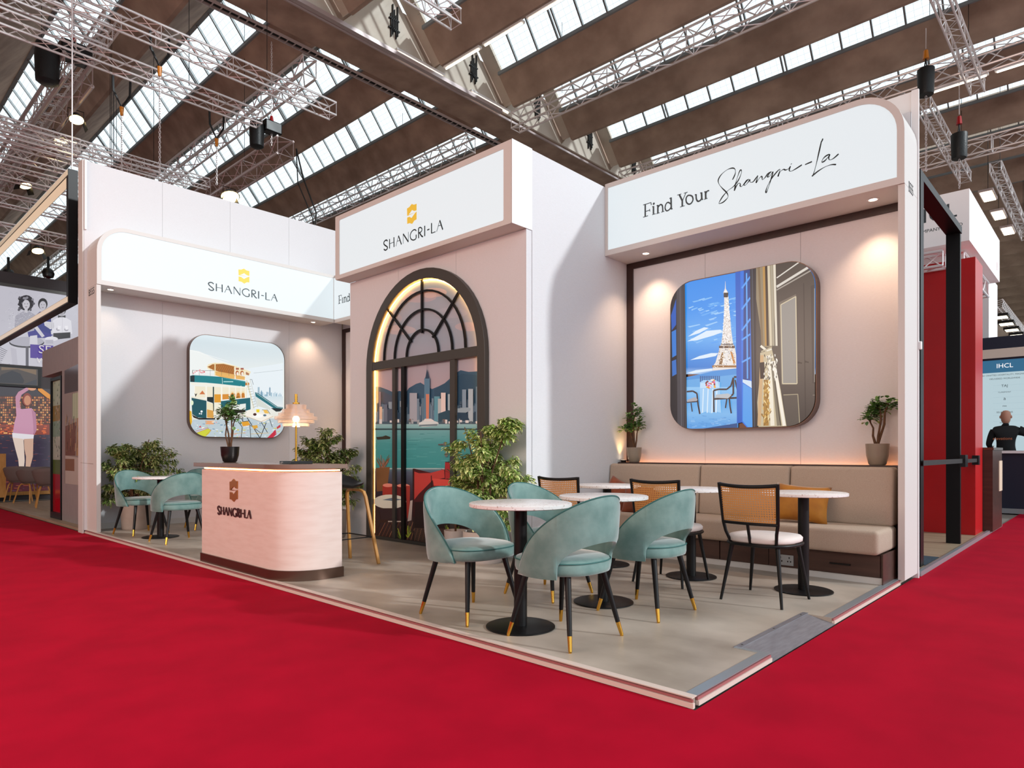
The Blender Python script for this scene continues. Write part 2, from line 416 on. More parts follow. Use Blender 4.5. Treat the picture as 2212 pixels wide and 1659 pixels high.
# ------------------------------------------------------------------ setting: floor, platform, hall
struct('floor', MB().zprism([(-7, -4), (30, -4), (30, 1.332), (2.58, 1.332), (2.58, 10.53), (2.58, 22.5), (8, 22.5), (8, 32), (-7, 32)], -.02, 0), M['carpet'])
struct('floor.001', MB().box(-30, 90, -40, 90, -.1, -.021), mat('hall_screed', '#8c847c', .8, noise=('#7a7169', 1.5, .3, .7)))
struct('wall_far_side', MB().box(-30.4, -30, -12, 62, 0, 14), M['concrete2'])
X0, X1, Y0, Y1 = 2.60, 6.62, 1.36, 10.45          # stand platform
RX0, RX1, RY = 3.45, 4.47, 1.51                    # notch for the ramp plate
plat = [(X0, Y0), (RX0, Y0), (RX0, RY), (RX1, RY), (RX1, Y0), (X1 + .1, Y0), (X1 + .1, Y1), (X0, Y1)]
struct('raised_floor', MB().zprism(plat, .001, .04), M['vinyl'])
def edge(name, x0, x1, y0, y1, m, z0, z1): struct(name, MB().box(x0, x1, y0, y1, z0, z1), m)
edge('trim_1', X0 - .018, X0 - .001, Y0 - .018, Y1, M['trimcream'], .001, .024)
edge('trim_2', X0 - .012, X0 - .001, Y0 - .012, Y1, M['trimred'], .025, .036)
edge('trim_3', X0 - .008, X0 + .035, Y0 - .008, Y1, M['trimcream'], .0405, .0445)
for i, (a, b) in enumerate(((X0 + .036, RX0), (RX1, X1 - .44))):
    edge('trim_%d' % (4 + 3 * i), a, b, Y0 - .018, Y0 - .001, M['trimcream'], .001, .022)
    edge('trim_%d' % (5 + 3 * i), a, b, Y0 - .012, Y0 - .001, M['trimred'], .023, .036)
    edge('trim_%d' % (6 + 3 * i), a, b, Y0 - .008, Y0 + .045, M['trimgrey'], .0405, .0445)
edge('trim_10', RX0 - .03, RX0, Y0 + .046, RY + .03, M['trimgrey'], .0405, .0445)
ramp = thing('access_ramp', 'brushed steel ramp plate let into the stand floor edge', 'ramp', (RX0, Y0, 0))
rb = MB(); L_ = RX1 - RX0
rb.add([(0, -.02, .004), (L_, -.02, .004), (L_, .15, .04), (0, .15, .04), (0, -.02, .001), (L_, -.02, .001), (L_, .15, .001), (0, .15, .001)],
       [(0, 1, 2, 3), (7, 6, 5, 4), (0, 4, 5, 1), (2, 6, 7, 3), (0, 3, 7, 4), (1, 5, 6, 2)])
obj('plate', rb, M['steel'], ramp)
obj('mounting_strip', MB().box(-.02, L_ + .02, .15, .185, .0405, .044), M['steel'], ramp)
for i in range(3): obj('screw', MB().cyl((.05 + i * .45, .167, .044), (.05 + i * .45, .167, .046), .006, n=8), M['charcoal'], ramp)

# ---- hall roof: saw-tooth concrete ribs along y, wired glass between, one deep beam along x
ZL = 11.3; PER = 2.8; XK = 11.45
BY0, BY1 = 13.66, 14.84
PROF = [(-.65, .68), (-.05, 0), (.05, 0), (1.45, 1.58), (1.35, 1.70), (0, .22), (-.57, .80)]
def ribmesh(y0, y1, prof=PROF):
    n = len(prof); mb = MB()
    mb.add([(x, y0, z) for x, z in prof] + [(x, y1, z) for x, z in prof],
           [tuple(range(n)), tuple(reversed(range(n, 2 * n)))] + [(i, n + i, n + (i + 1) % n, (i + 1) % n) for i in range(n)])
    return mb.mesh('roof_rib')
ceiling = sempty('ceiling')
ribR = ribmesh(-1.5, 13.16); ribL = ribmesh(BY1, 62)
ribE = ribmesh(13.16, 13.6, [(-1.35, 1.72), (.02, .22), (.06, .16), (1.45, 1.65), (1.4, 1.78), (.03, .32), (-1.3, 1.8)])
for k in range(-13, 20):
    if 1: link('roof_rib', ribR, M['concrete2'], ceiling, (XK + PER * k, 0, ZL))
    if k >= -2 and k < 8: link('rib_end', ribE, M['palecon'], ceiling, (XK + PER * k, 0, ZL))
    link('roof_rib', ribL, M['concrete'], ceiling, (XK + PER * k, 0, ZL))
struct('roof_beam', MB().box(-26, 75, BY0, BY1, ZL, ZL + 1.2), M['concrete'])
gm = MB().prism(FY(13.66), [(-2.8, 0), (0, 0), (-1.35, 1.62)], .001, .06).mesh('gable')
for k in range(-2, 8): link('gable', gm, M['palecon'], ceiling, (XK + PER * k, 0, ZL))
for k in range(-2, 8):                     # cable brackets on the gables
    b = MB()
    for j in range(5): b.box(-1.35 + j * .05, -1.33 + j * .05, 13.55, 13.6, .35 + .08 * (j % 3), .95 + .12 * ((j * 2) % 3))
    b.box(-1.42, -1.08, 13.55, 13.6, .55, .58).box(-1.40, -1.10, 13.55, 13.6, .80, .83)
    link('cable_bracket', b.mesh('cable_bracket'), M['cable'], ceiling, (XK + PER * k, 0, ZL))
PW = .76
SX, SZ, GX, GZ = -.65, .70, -1.35, 1.60
sl = math.hypot(GX - SX, GZ - SZ); sa = math.atan2(GZ - SZ, -(GX - SX))
pane = MB(); pane.add([(0, .02, 0), (0, PW - .02, 0), (0, PW - .02, sl), (0, .02, sl)], [(0, 1, 2, 3)])
paneM = pane.mesh('pane')
mul = MB().box(-.03, .03, -.022, .022, 0, sl).mesh('mullion')
mul2 = MB().box(-.03, .03, -.07, -.03, 0, sl).box(-.03, .03, .03, .07, 0, sl).mesh('mullion')
rot = (0, -(PI / 2 - sa), 0)
wn = 0
def strip(k, ya, yb, nearest):
    global wn
    wn += 1
    w = sempty('window_%d' % wn); w.location = (XK + PER * k, 0, ZL)
    f = MB().box(SX - .04, SX + .10, ya, yb, SZ - .04, SZ + .05)
    f.box(GX - .03, GX + .08, ya, yb, GZ - .06, GZ + .04); obj('window_frame', f, M['winframe'], w)
    n = int((yb - ya) / PW); far = MB(); farm = MB()
    order = range(n)
    for j in order:
        y = (yb - (j + 1) * PW) if ya < 0 else (ya + j * PW)
        if j < nearest:
            link('pane', paneM, M['roofglass'], w, (SX, y, SZ), rot)
            link('mullion', mul2 if j % 5 == 2 else mul, M['winframe'], w, (SX, y, SZ), rot)
        else:
            far.add([(SX, y + .02, SZ), (SX, y + PW - .02, SZ), (GX, y + PW - .02, GZ), (GX, y + .02, GZ)], [(0, 1, 2, 3)])
            farm.add([(SX, y - .02, SZ), (SX, y + .02, SZ), (GX, y + .02, GZ), (GX, y - .02, GZ)], [(0, 1, 2, 3)])
    if far.v:
        o = obj('glazing', far, M['roofglass'], w); o['kind'] = 'stuff'
        o = obj('glazing_bars', farm, M['winframe'], w); o['kind'] = 'stuff'
for k in range(-12, 20): strip(k, -1.5, 13.16, 18 if -1 <= k < 5 else 0)
for k in range(-12, 16): strip(k, BY1, 61.5, 22 if -4 <= k < 4 else 0)
struct('wall_far', MB().box(68, 68.4, -12, 62, 0, 14), M['concrete2'])
struct('wall_left_far', MB().box(-10, 68, 62, 62.4, 0, 14), M['palecon'])

# ---- stand walls, in panels about a metre wide
def panels(name, fr, edges, z0, z1, d0, d1, m=None):
    w = sempty(name)
    for a, b in zip(edges, edges[1:]):
        obj('wall_panel', MB().prism(fr, [(a + .0015, z0), (b - .0015, z0), (b - .0015, z1), (a + .0015, z1)], d0, d1), m or M['wall'], w)
    return w
FB = FX(6.62); FT = FY(10.33); FS = FX(4.82); FSS = FY(4.285)
panels('wall_back', FB, [-4.285, -3.30, -2.30, -1.36], .04, 4.10, -.08, 0)
struct('wall_end_post', MB().box(6.621, 6.645, 1.30, 1.355, .0, 4.28), M['white'])
tag(obj('wall_clip', MB().box(6.626, 6.66, 1.28, 1.299, 2.0, 2.07), M['white'], bevel=.004), 'small white clip on the outer edge of the right pier', 'clip')
struct('wall_back_upper', MB().box(6.64, 6.70, 1.36, 2.4, 4.102, 4.28), M['white'])
panels('wall_recess', FB, [-10.33, -9.35, -8.35, -7.37], .04, 4.10, -.08, 0)
panels('wall_left', FT, [2.575, 3.57, 4.57, 5.57, 6.60], .04, 5.07, -.12, 0, M['wall'])
struct('wall_left_end', MB().box(2.555, 2.574, 10.33, 10.53, 0, 5.08), M['frame'])
struct('trim_11', MB().box(2.576, 2.60, 10.30, 10.329, 4.13, 5.075), M['white'])
panels('wall_storage_front', FS, [-7.35, -6.33, -5.31, -4.285], .04, 3.297, -.08, 0)
panels('wall_storage_right', FSS, [4.905, 6.615], .04, 4.10, -.08, 0)
struct('wall_storage_left', MB().box(4.905, 6.615, 7.27, 7.35, .04, 4.10), M['wall'])
struct('wall_storage_corner', MB().box(4.822, 4.90, 4.286, 4.365, 3.30, 4.10), M['wall'])
struct('wall_storage_top', MB().box(4.905, 6.615, 4.37, 7.268, 4.02, 4.09), M['white'])
# dark veneer channels on the back wall
struct('trim_12', MB().box(6.60, 6.619, 4.20, 4.284, .99, 3.318), M['darktrim'])
struct('trim_13', MB().box(6.60, 6.619, 1.362, 4.199, 3.25, 3.318), M['darktrim'])
struct('trim_14', MB().box(6.60, 6.619, 10.235, 10.329, .99, 3.318), M['darktrim'])
struct('trim_15', MB().box(6.60, 6.619, 7.36, 10.234, 3.25, 3.318), M['darktrim'])
struct('baseboard_left', MB().box(2.67, 6.59, 10.315, 10.329, .041, .12), M['frame'])

# ------------------------------------------------------------------ lettering
def smooth_path(p, k=5):
    out = []
    for i in range(len(p) - 1):
        a = p[max(i - 1, 0)]; b = p[i]; c = p[i + 1]; d = p[min(i + 2, len(p) - 1)]
        for j in range(k):
            t = j / k
            out.append(tuple(.5 * ((2 * b[m]) + (-a[m] + c[m]) * t + (2 * a[m] - 5 * b[m] + 4 * c[m] - d[m]) * t * t + (-a[m] + 3 * b[m] - 3 * c[m] + d[m]) * t ** 3) for m in (0, 1)))
    out.append(p[-1]); return out
FC = FX(4.62)
def tr(fr, org, sc, pts): return [fr.px(org[0] + u / sc, org[1] + v / sc) for u, v in pts]
TH, TN = 1.0, .42
WORD = [([(335,1200),(312,1174),(275,1186),(243,1228),(242,1270),(272,1306),(322,1342),(335,1376),(312,1414),(275,1430),(240,1404)], TH, 1),
 ([(388,1145),(388,1390)], TH, 0), ([(500,1100),(503,1350)], TH, 0), ([(388,1270),(500,1222)], TN, 0),
 ([(618,1062),(550,1332)], TN, 0), ([(618,1062),(693,1285)], TH, 0), ([(580,1205),(662,1177)], TN, 0),
 ([(738,1015),(740,1265)], TN, 0), ([(738,1015),(872,1220)], TH, 0), ([(872,965),(872,1220)], TN, 0),
 ([(1075,940),(1045,908),(1000,918),(952,966),(924,1030),(922,1095),(946,1152),(1000,1174),(1050,1152),(1074,1115)], .8, 1), ([(1073,1120),(1072,1035)], TH, 0),
 ([(1133,870),(1135,1127)], TH, 0), ([(1133,870),(1180,850),(1218,880),(1215,935),(1180,975),(1138,992)], .8, 1), ([(1160,985),(1205,1062),(1248,1090)], TH, 1),
 ([(1292,808),(1292,1074)], TH, 0), ([(1355,918),(1415,895)], .8, 0), ([(1467,740),(1467,1003)], TH, 0), ([(1467,1001),(1570,960)], TN * 1.3, 0),
 ([(1680,668),(1600,960)], TN, 0), ([(1680,668),(1755,908)], TH, 0), ([(1640,815),(1718,790)], TN, 0)]
EMB = [[(845,362),(905,325),(965,245),(1025,265),(1088,240),(1088,408),(1030,426),(970,398),(930,460),(880,522),(1045,462),(850,552)],
       [(1088,440),(1088,638),(1030,670),(975,755),(910,735),(850,755),(850,592),(905,574),(965,603),(1000,550),(1045,485)]]
O2 = (810, 420); S2 = 11.85
word = [(tr(FC, O2, S2, p), w, s) for p, w, s in WORD]; emb = [tr(FC, O2, S2, p) for p in EMB]
wx0 = min(q[0] for p, _, _ in word for q in p); wx1 = max(q[0] for p, _, _ in word for q in p)
wy0 = sum(q[1] for q in (word[1][0][1], word[15][0][1], word[17][0][1])) / 3
def brand(parent, fr, a0, a1, base, m_word, m_emb, d=.006, wt=1.0, egap=None, esc=1.0, thick=0, lname='lettering'):
    k = (a1 - a0) / (wx1 - wx0); mb = MB(); i = 0
    for p, w, s in word:
        q = [(a0 + (x - wx0) * k, base + (y - wy0) * k) for x, y in p]
        if s: q = smooth_path(q)
        mb.stroke(fr, q, .0165 * w * k * wt, d + i * .0002, dz=thick); i += 1
    o = obj(lname, mb, m_word, parent)
    ex = (wx0 + wx1) / 2; ey = min(y for p in emb for _, y in p); kk = k * esc
    exm = sum(x for p in emb for x, _ in p) / sum(len(p) for p in emb)
    eb = base + (egap if egap is not None else (ey - wy0) * k)
    mb = MB()
    for p in emb:
        q = [((a0 + a1) / 2 + (x - exm) * kk, eb + (y - ey) * kk) for x, y in p]
        mb.prism(fr, q, d - .001, d + .001 + thick)
    obj('emblem', mb, m_emb, parent); return o

# ------------------------------------------------------------------ illuminated fascias
def downlight(parent, x, y, z, power=16):
    d = obj('downlight', MB().lathe([(.05, -.004), (.05, 0), (.036, .0), (.036, -.004)], 20, (x, y, z), False), M['white'], parent)
    obj('lens', MB().lathe([(0, -.002), (.033, -.002)], 16, (x, y, z)), M['down'], d)
    l = bpy.data.lights.new('downlight_beam', 'SPOT'); l.energy = power * 1.7; l.color = (1, .66, .44); l.spot_size = math.radians(100); l.spot_blend = .9; l.shadow_soft_size = .03
    lo = bpy.data.objects.new('downlight_beam', l); COL.objects.link(lo); lo.location = (x, y, z - .03)
ZB, ZT = 3.32, 4.13
# right-hand portal: pier + fascia, x = 6.17 plane
F1 = FX(6.17)
por = thing('portal_sign', 'rounded blush portal with lightbox reading Find Your in print and Shangri-La in script', 'sign', (0, 0, 0))
out = [(-4.283, ZB), (-4.283, ZT)] + rrect(-4.283, -1.31, 0, ZT, .36, 10)[22:33][::-1] + [(-1.31, ZB)]
mb = MB().prism(F1, out, -.448, 0); obj('fascia_box', mb, M['frame'], por)
obj('pier', MB().box(6.17, 6.618, 1.31, 1.36, .041, ZB - .002), M['frame'], por)
rin = rrect(-4.245, -1.365, 3.38, 4.08, .31, 10, (0, 0, 1, 0)); rout = rrect(-4.283, -1.31, ZB, ZT, .36, 10, (0, 0, 1, 0))
obj('frame', MB().ring(F1, rout, rin, .001, .014), M['frame'], por)
obj('light_panel', MB().prism(F1, rin, .001, .006), M['sign'], por)
O1 = (1380, 280); S1 = 4.9156
FY_ = [([(72,797),(72,927)], 1), ([(50,803),(135,776)], .45), ([(133,777),(137,803)], .5), ([(75,872),(120,857)], .45), ([(118,845),(122,872)], .4), ([(50,933),(102,917)], .45),
 ([(160,815),(160,898)], 1), ([(146,907),(184,895)], .4), ([(147,824),(160,816)], .5), ([(207,803),(207,888)], 1), ([(207,830),(232,800),(252,806),(258,835),(258,872)], .85), ([(192,896),(226,885)], .4), ([(243,880),(276,869)], .4), ([(194,812),(207,804)], .5),
 ([(343,792),(315,775),(292,797),(284,838),(300,865),(328,853),(346,828)], .75), ([(347,724),(350,848)], 1), ([(350,850),(364,842)], .5), ([(331,737),(347,725)], .5),
 ([(435,692),(466,756)], 1), ([(506,673),(470,757)], .45), ([(467,753),(467,817)], 1), ([(413,700),(457,686)], .4), ([(484,680),(523,667)], .4), ([(444,826),(492,811)], .4),
 ([(545,700),(572,712),(581,748),(563,784),(536,795),(512,775),(508,735),(524,706),(545,700)], .8),
 ([(614,690),(617,740),(634,765),(660,754),(673,733)], .85), ([(672,671),(675,748)], 1), ([(600,698),(614,691)], .5), ([(657,679),(672,671)], .5), ([(675,750),(690,742)], .5),
 ([(715,659),(717,737)], 1), ([(717,688),(732,658),(754,652)], .7), ([(700,746),(736,733)], .4), ([(701,668),(715,660)], .5)]
mb = MB(); i = 0
for p, w in FY_:
    q = tr(F1, O1, S1, p); q = smooth_path(q) if len(p) > 2 else q
    mb.stroke(F1, q, .0185 * w, .008 + i * .0002); i += 1
for c in ((163, 789),):
    a, b = F1.px(O1[0] + c[0] / S1, O1[1] + c[1] / S1)
    mb.add([F1.at(a + .013 * math.cos(t * PI / 4), b + .013 * math.sin(t * PI / 4), .009) for t in range(8)], [tuple(range(8))])
obj('lettering', mb, M['greyink'], por, label='grey serif lettering Find Your')
SCR = [[(998,535),(1020,490),(1030,450),(1020,418),(990,412),(940,430),(880,480),(848,535),(855,580),(890,625),(935,670),(952,710),(935,740),(895,775),(855,788),(865,760),(900,705),(950,650),(1010,605),(1060,540),(1090,470),(1092,435),(1076,440),(1050,510),(1030,580),(1018,652)],
 [(1018,652),(1040,600),(1065,570),(1080,578),(1080,600),(1095,606),(1125,575),(1148,543),(1172,530),(1148,550),(1118,585),(1135,592),(1165,560),(1182,535),(1186,560),(1215,558),(1250,515),(1268,490),(1258,530),(1250,566),(1275,530),(1302,500),(1312,508),(1316,535),(1345,510),(1375,470),(1412,448),(1385,475),(1370,505),(1395,495),(1427,450),(1410,520),(1385,600),(1360,668),(1352,655),(1375,590),(1415,520),(1470,450),(1502,424),(1490,470),(1482,500),(1505,450),(1540,425),(1560,432),(1590,420),(1612,393),(1600,430),(1615,446),(1660,425),(1735,377)],
 [(1768,375),(1842,343)], [(1957,98),(1950,120),(1936,146)], [(1943,125),(1915,250),(1885,380),(1858,475),(1842,500)], [(1842,500),(1900,450),(1980,400),(2050,376),(2098,375)],
 [(2028,264),(1985,288),(1955,322),(1950,350),(1978,335),(2010,300),(2032,268),(2020,300),(2030,325),(2070,310),(2125,262)], [(1621,366),(1625,371)]]
mb = MB()
for n_, p in enumerate(SCR):
    q = smooth_path(tr(F1, O1, S1, p), 6); m_ = len(q)
    mb.stroke(F1, q, [.0085 + .004 * math.sin(j * .35) for j in range(m_)], .008 + n_ * .0004)
obj('script_lettering', mb, M['ink'], por, label='black handwritten script Shangri-La')
def text(s, size, name='text'):
    c = bpy.data.curves.new(name, 'FONT'); c.body = s; c.size = size; c.align_x = 'CENTER'; c.align_y = 'CENTER'; c.resolution_u = 3
    o = bpy.data.objects.new(name, c); COL.objects.link(o)
    dg = bpy.context.evaluated_depsgraph_get(); me = bpy.data.meshes.new_from_object(o.evaluated_get(dg))
    bpy.data.objects.remove(o); bpy.data.curves.remove(c); return me
def label_text(s, size, fr, a, b, d, m, parent, name='lettering', sx=1.0):
    me = text(s, size)
    for v in me.vertices: v.co = fr.at(a + v.co.x * sx, b + v.co.y, d)
    me.update(); return link(name, me, m, parent)
FP1 = FY(1.31)
label_text('B555', .13, FP1, 6.38, 3.33, .002, M['ink'], por, 'stand_number', .62)
l_ = F1.px(1700, 500)
for yy in (3.89, 1.60): downlight(por, 6.38, yy, ZB - .001, 26)

# centre sign over the arch
cs = thing('lightbox_sign', 'rectangular lightbox reading SHANGRI-LA above the arched window', 'sign', (0, 0, 0))
obj('casing', MB().box(4.62, 4.818, 4.287, 7.36, 3.30, 4.105), M['frame'], cs)
co_ = rrect(-7.36, -4.287, 3.30, 4.105, .01, 1); ci_ = rrect(-7.27, -4.392, 3.35, 4.045, .01, 1)
obj('frame', MB().ring(FC, co_, ci_, .001, .014), M['frame'], cs)
obj('side_cover', MB().box(4.607, 4.90, 4.279, 4.284, 3.30, 4.108), M['white'], cs)
obj('light_panel', MB().prism(FC, ci_, .001, .006), M['sign'], cs)
brand(cs, FC, wx0, wx1, wy0, M['ink'], M['gold'], .008)

# left portal + its return in the recess
F3 = FY(9.90)
lp = thing('portal_sign', 'rounded white portal with lightbox reading SHANGRI-LA and a return reading Find Your', 'sign', (0, 0, 0))
full = rrect(2.61, 6.60, 0, ZT, .36, 10)
out = [(2.61, ZB), (6.17, ZB), (6.17, ZT)] + full[33:44]
obj('fascia_box', MB().prism(F3, out, -.428, 0), M['frame'], lp)
obj('pier', MB().box(2.61, 2.66, 9.90, 10.328, .041, ZB - .002), M['frame'], lp)
rin = rrect(2.665, 6.155, 3.38, 4.08, .31, 10, (0, 0, 0, 1)); rout = rrect(2.61, 6.156, ZB, ZT, .36, 10, (0, 0, 0, 1))
obj('frame', MB().ring(F3, rout, rin, .001, .014), M['frame'], lp)
obj('light_panel', MB().prism(F3, rin, .001, .006), M['sign'], lp)
a0 = F3.px(450, 625); a1 = F3.px(598, 645)
brand(lp, F3, a0[0], a1[0], 3.505, M['greyink'], M['gold'], .008)
obj('return_box', MB().box(6.172, 6.60, 7.36, 9.898, ZB, ZT), M['frame'], lp)
obj('return_panel', MB().box(6.160, 6.170, 7.37, 9.885, 3.375, 4.08), M['sign'], lp)
mb = MB(); i = 0
sh = F1.px(O1[0] + 72 / S1, O1[1] + 927 / S1); tg = F1.px(734, 654)
for p, w in FY_:
    q = tr(F1, O1, S1, p); q = [(x - sh[0] + tg[0], y - sh[1] + 3.62) for x, y in q]; q = smooth_path(q) if len(p) > 2 else q
    mb.stroke(F1, q, .0185 * w, .013 + i * .0002); i += 1
obj('lettering', mb, M['ink'], lp, label='serif lettering Find Your on the return')
label_text('B555', .13, FX(2.61), -10.12, 3.25, .002, M['ink'], lp, 'stand_number', 1.0)
downlight(lp, 2.83, 10.10, ZB - .001, 4); downlight(lp, 5.89, 10.10, ZB - .001, 20); downlight(lp, 6.38, 9.62, ZB - .001, 20)
# ------------------------------------------------------------------ arched window with its printed view
ZF = .04
CY, SPZ = -5.851, 2.135
def arch(r, zb, n=28, w=None):
    w = r if w is None else w
    return [(CY - w, zb), (CY + w, zb)] + [(CY + r * math.cos(PI * i / n), SPZ + r * math.sin(PI * i / n)) for i in range(n + 1)]
aw = thing('arched_window', 'tall black-framed arched window with a printed harbour view behind it', 'window', (0, 0, 0))
obj('frame', MB().ring(FS, arch(1.05, .041), arch(.935, .075), .001, .065), M['charcoal'], aw, bevel=.004)
obj('transom', MB().prism(FS, [(CY - .934, 2.105), (CY + .934, 2.105), (CY + .934, 2.21), (CY - .934, 2.21)], .018, .058), M['charcoal'], aw, bevel=.003)
for r in (.735, .525, .295):
    o_, i_ = [], []
    for k in range(25):
        t = PI * k / 24; o_.append((CY + r * math.cos(t), 2.215 + r * math.sin(t))); i_.append((CY + (r - .022) * math.cos(t), 2.215 + (r - .022) * math.sin(t)))
    mb = MB()
    for k in range(24): mb.prism(FS, [i_[k], o_[k], o_[k + 1], i_[k + 1]], .018, .040)
    obj('arched_bar', mb, M['black'], aw)
for dg in (48, 90, 133):
    t = math.radians(dg); c_, s_ = math.cos(t), math.sin(t); q = []
    for r, sg in ((.285, 1), (.285, -1), (.93, -1), (.93, 1)):
        q.append((CY + r * c_ - sg * .011 * s_, 2.175 + r * s_ + sg * .011 * c_) if r < .5 else (CY + .93 * math.cos(t) - sg * .011 * s_, SPZ + .93 * math.sin(t) + sg * .011 * c_))
    obj('radial_bar', MB().prism(FS, q, .018, .044), M['black'], aw)
for y0, y1, m_ in ((6.325, 6.38, 'charcoal'), (6.15, 6.21, 'black'), (5.27, 5.35, 'charcoal')):
    obj('mullion', MB().box(4.765, 4.80, y0, y1, .076, 2.104), M[m_], aw)
obj('threshold', MB().box(4.765, 4.80, 5.36, 6.78, .0405, .074), M['black'], aw)
pts = [(4.80, 5.851 + .925, z / 10) for z in range(1, 21)] + [(4.80, 5.851 + .925 * math.cos(PI * i / 24), SPZ + .925 * math.sin(PI * i / 24)) for i in range(25)] + [(4.80, 5.851 - .925, z / 10) for z in range(20, 0, -1)]
obj('light_strip', MB().tube(pts, .006, 5), M['led'], aw)
hd = MB().cyl((4.80, 5.43, 1.19), (4.765, 5.43, 1.19), .026, n=14).cyl((4.775, 5.43, 1.19), (4.775, 5.545, 1.185), .009, n=8)
hd.cyl((4.80, 5.43, 1.075), (4.785, 5.43, 1.075), .028, n=14)
obj('door_handle', hd, mat('chrome', '#e8e8ea', .12, 1), aw, label='chrome lever handle')
P = Print(FS, arch(.932, .076), .002, (800, 770), 4.046)
P.bands(-20, 1100, [(-900, '#6c8296'), (-640, '#75899a'), (-420, '#878f9a'), (-150, '#808b98'), (100, '#8f8a94'), (320, '#96868c')])
for cx, cy, rx, ry, c in ((150, -330, 130, 60, '#8f8f98'), (420, -520, 160, 50, '#95919a'), (560, -560, 110, 40, '#a09698'), (520, -540, 60, 30, '#a89c9c'), (700, -380, 150, 45, '#8d939e'), (260, -230, 140, 40, '#9a969c'), (230, -250, 70, 25, '#a49c9e'), (520, -300, 200, 30, '#868f9c'), (860, -260, 120, 40, '#979299')): P.ell(cx, cy, rx, ry, c, 18)
P.poly([(40,262),(90,268),(150,290),(205,315),(260,300),(300,330),(340,275),(400,240),(440,228),(490,260),(540,285),(600,260),(650,235),(700,190),(740,150),(790,120),(860,135),(940,130),(980,110),(1080,140),(1080,640),(40,640)], '#2e4a60')
P.poly([(560,290),(640,240),(720,200),(800,150),(900,160),(1080,180),(1080,480),(560,480)], '#284358')
P.poly([(40,300),(120,310),(200,350),(200,480),(40,480)], '#3a4658')
rb_ = random.Random(3)
for i in range(150):
    x = rb_.uniform(50, 1010); w = rb_.uniform(14, 36); h = rb_.uniform(60, 270) * (1.0 if x > 320 else .9) * (1 - .55 * i / 150)
    c = rb_.choice(['#3b5468', '#2a4054', '#4c6377', '#5e7383', '#22384a', '#7b8a94', '#31495c'])
    P.rect(x, 560 - h, x + w, 585, c)
    if i % 3 == 0:
        for y in range(int(560 - h) + 8, 560, 12): P.rect(x + 3, y, x + w - 3, y + 3, '#6b8292')
for x0, y0, x1, c in ((405,370,440,'#5d7282'),(460,365,497,'#4e6676'),(355,320,420,'#8b8f98'),(570,350,620,'#4f8190'),(603,370,634,'#9aa0a2'),(630,318,670,'#c3b4b0'),(690,330,712,'#8ea0a8'),(868,285,910,'#93a2aa'),(815,290,850,'#6f8494'),(935,265,975,'#5f788a'),(90,310,103,'#8a7b80'),(92,440,116,'#cfa892'),(130,420,160,'#5a6270'),(160,460,200,'#3a4352'),(200,390,212,'#39506a')): P.rect(x0, y0, x1, 575, c)
P.poly([(484,195),(508,165),(532,195),(532,545),(484,545)], '#4a6c82'); P.poly([(498,330),(527,330),(524,545),(500,545)], '#b0705a')
P.poly([(492,195),(500,150),(508,105),(516,150),(526,195)], '#25384c'); P.line([(508,75),(508,120)], 3, '#25384c')
P.poly([(775,455),(870,446),(890,455),(885,475),(840,495),(775,490)], '#7f929c'); P.poly([(775,490),(850,492),(880,560),(775,570)], '#22394b'); P.poly([(605,500),(690,470),(740,480),(740,580),(605,580)], '#24404f')
P.rect(-20, 570, 1100, 600, '#3a4f5c')
for i in range(40):
    x = rb_.uniform(50, 1000); P.rect(x, rb_.uniform(545, 570), x + rb_.uniform(8, 30), rb_.uniform(575, 592), rb_.choice(['#c8c4c0', '#8b9498', '#4d5a62', '#dcd2c8', '#6f5a54']))
P.bands(-20, 1100, [(592, '#7fa3a6'), (640, '#5f9296'), (760, '#3d8285'), (1010, '#2f7e80')])
for i in range(60):
    x = rb_.uniform(60, 950); y = rb_.uniform(650, 990); P.rect(x, y, x + rb_.uniform(30, 110), y + 2.5, rb_.choice(['#4d9496', '#367a7c', '#5aa0a0', '#2d7072']))
P.poly([(435,608),(440,580),(475,565),(560,560),(605,575),(612,585),(600,606),(470,616)], '#b6bfc2'); P.poly([(480,565),(490,545),(545,545),(570,560),(560,570)], '#dfe2e2'); P.poly([(438,598),(605,590),(598,606),(440,612)], '#5e7078')
P.poly([(66,705),(120,700),(150,690),(190,705),(185,722),(75,728)], '#2c2a20')
P.rect(-20, 630, 1100, 642, '#23363c')
P.bands(-20, 1100, [(980, '#56757c'), (1010, '#454f60'), (1120, '#33303c'), (1250, '#2a1e26'), (1700, '#3a2620')])
P.rect(40, 975, 1100, 985, '#8fa4a6')
P.poly([(62,975),(185,965),(160,1170),(70,1180)], '#6a4a30')
for i in range(26): P.line([(125 + rb_.uniform(-30, 30), 975), (125 + rb_.uniform(-75, 75), 975 - rb_.uniform(50, 120))], 4, rb_.choice(['#7a4a3a', '#94584a', '#5b4a30', '#a0684e']))
for i in range(16): P.line([(50 + i * 34, 1640), (150 + i * 30, 1440)], 5, rb_.choice(['#8a5a40', '#6b4430', '#a06e50']))
P.rect(122, 1125, 215, 1240, '#8c2f28'); P.ell(170, 1125, 47, 16, '#c9786a'); P.rect(248, 1128, 360, 1240, '#5a1c1e'); P.ell(303, 1128, 56, 15, '#c87a6c'); P.poly([(328,1130),(362,1130),(358,1380),(335,1420)], '#8a322c')
P.ell(185, 1268, 145, 62, '#d8c6b4', 24); P.poly([(120,1252),(200,1235),(300,1250),(210,1262)], '#5a6a78'); P.rect(100, 1325, 260, 1334, '#3a2a24')
P.line([(85,1335),(110,1430),(70,1530)], 7, '#241712'); P.line([(190,1420),(210,1560)], 7, '#241712'); P.poly([(95,1425),(170,1425),(175,1450),(100,1452)], '#33201a'); P.rect(170, 1436, 300, 1445, '#b8aca4')
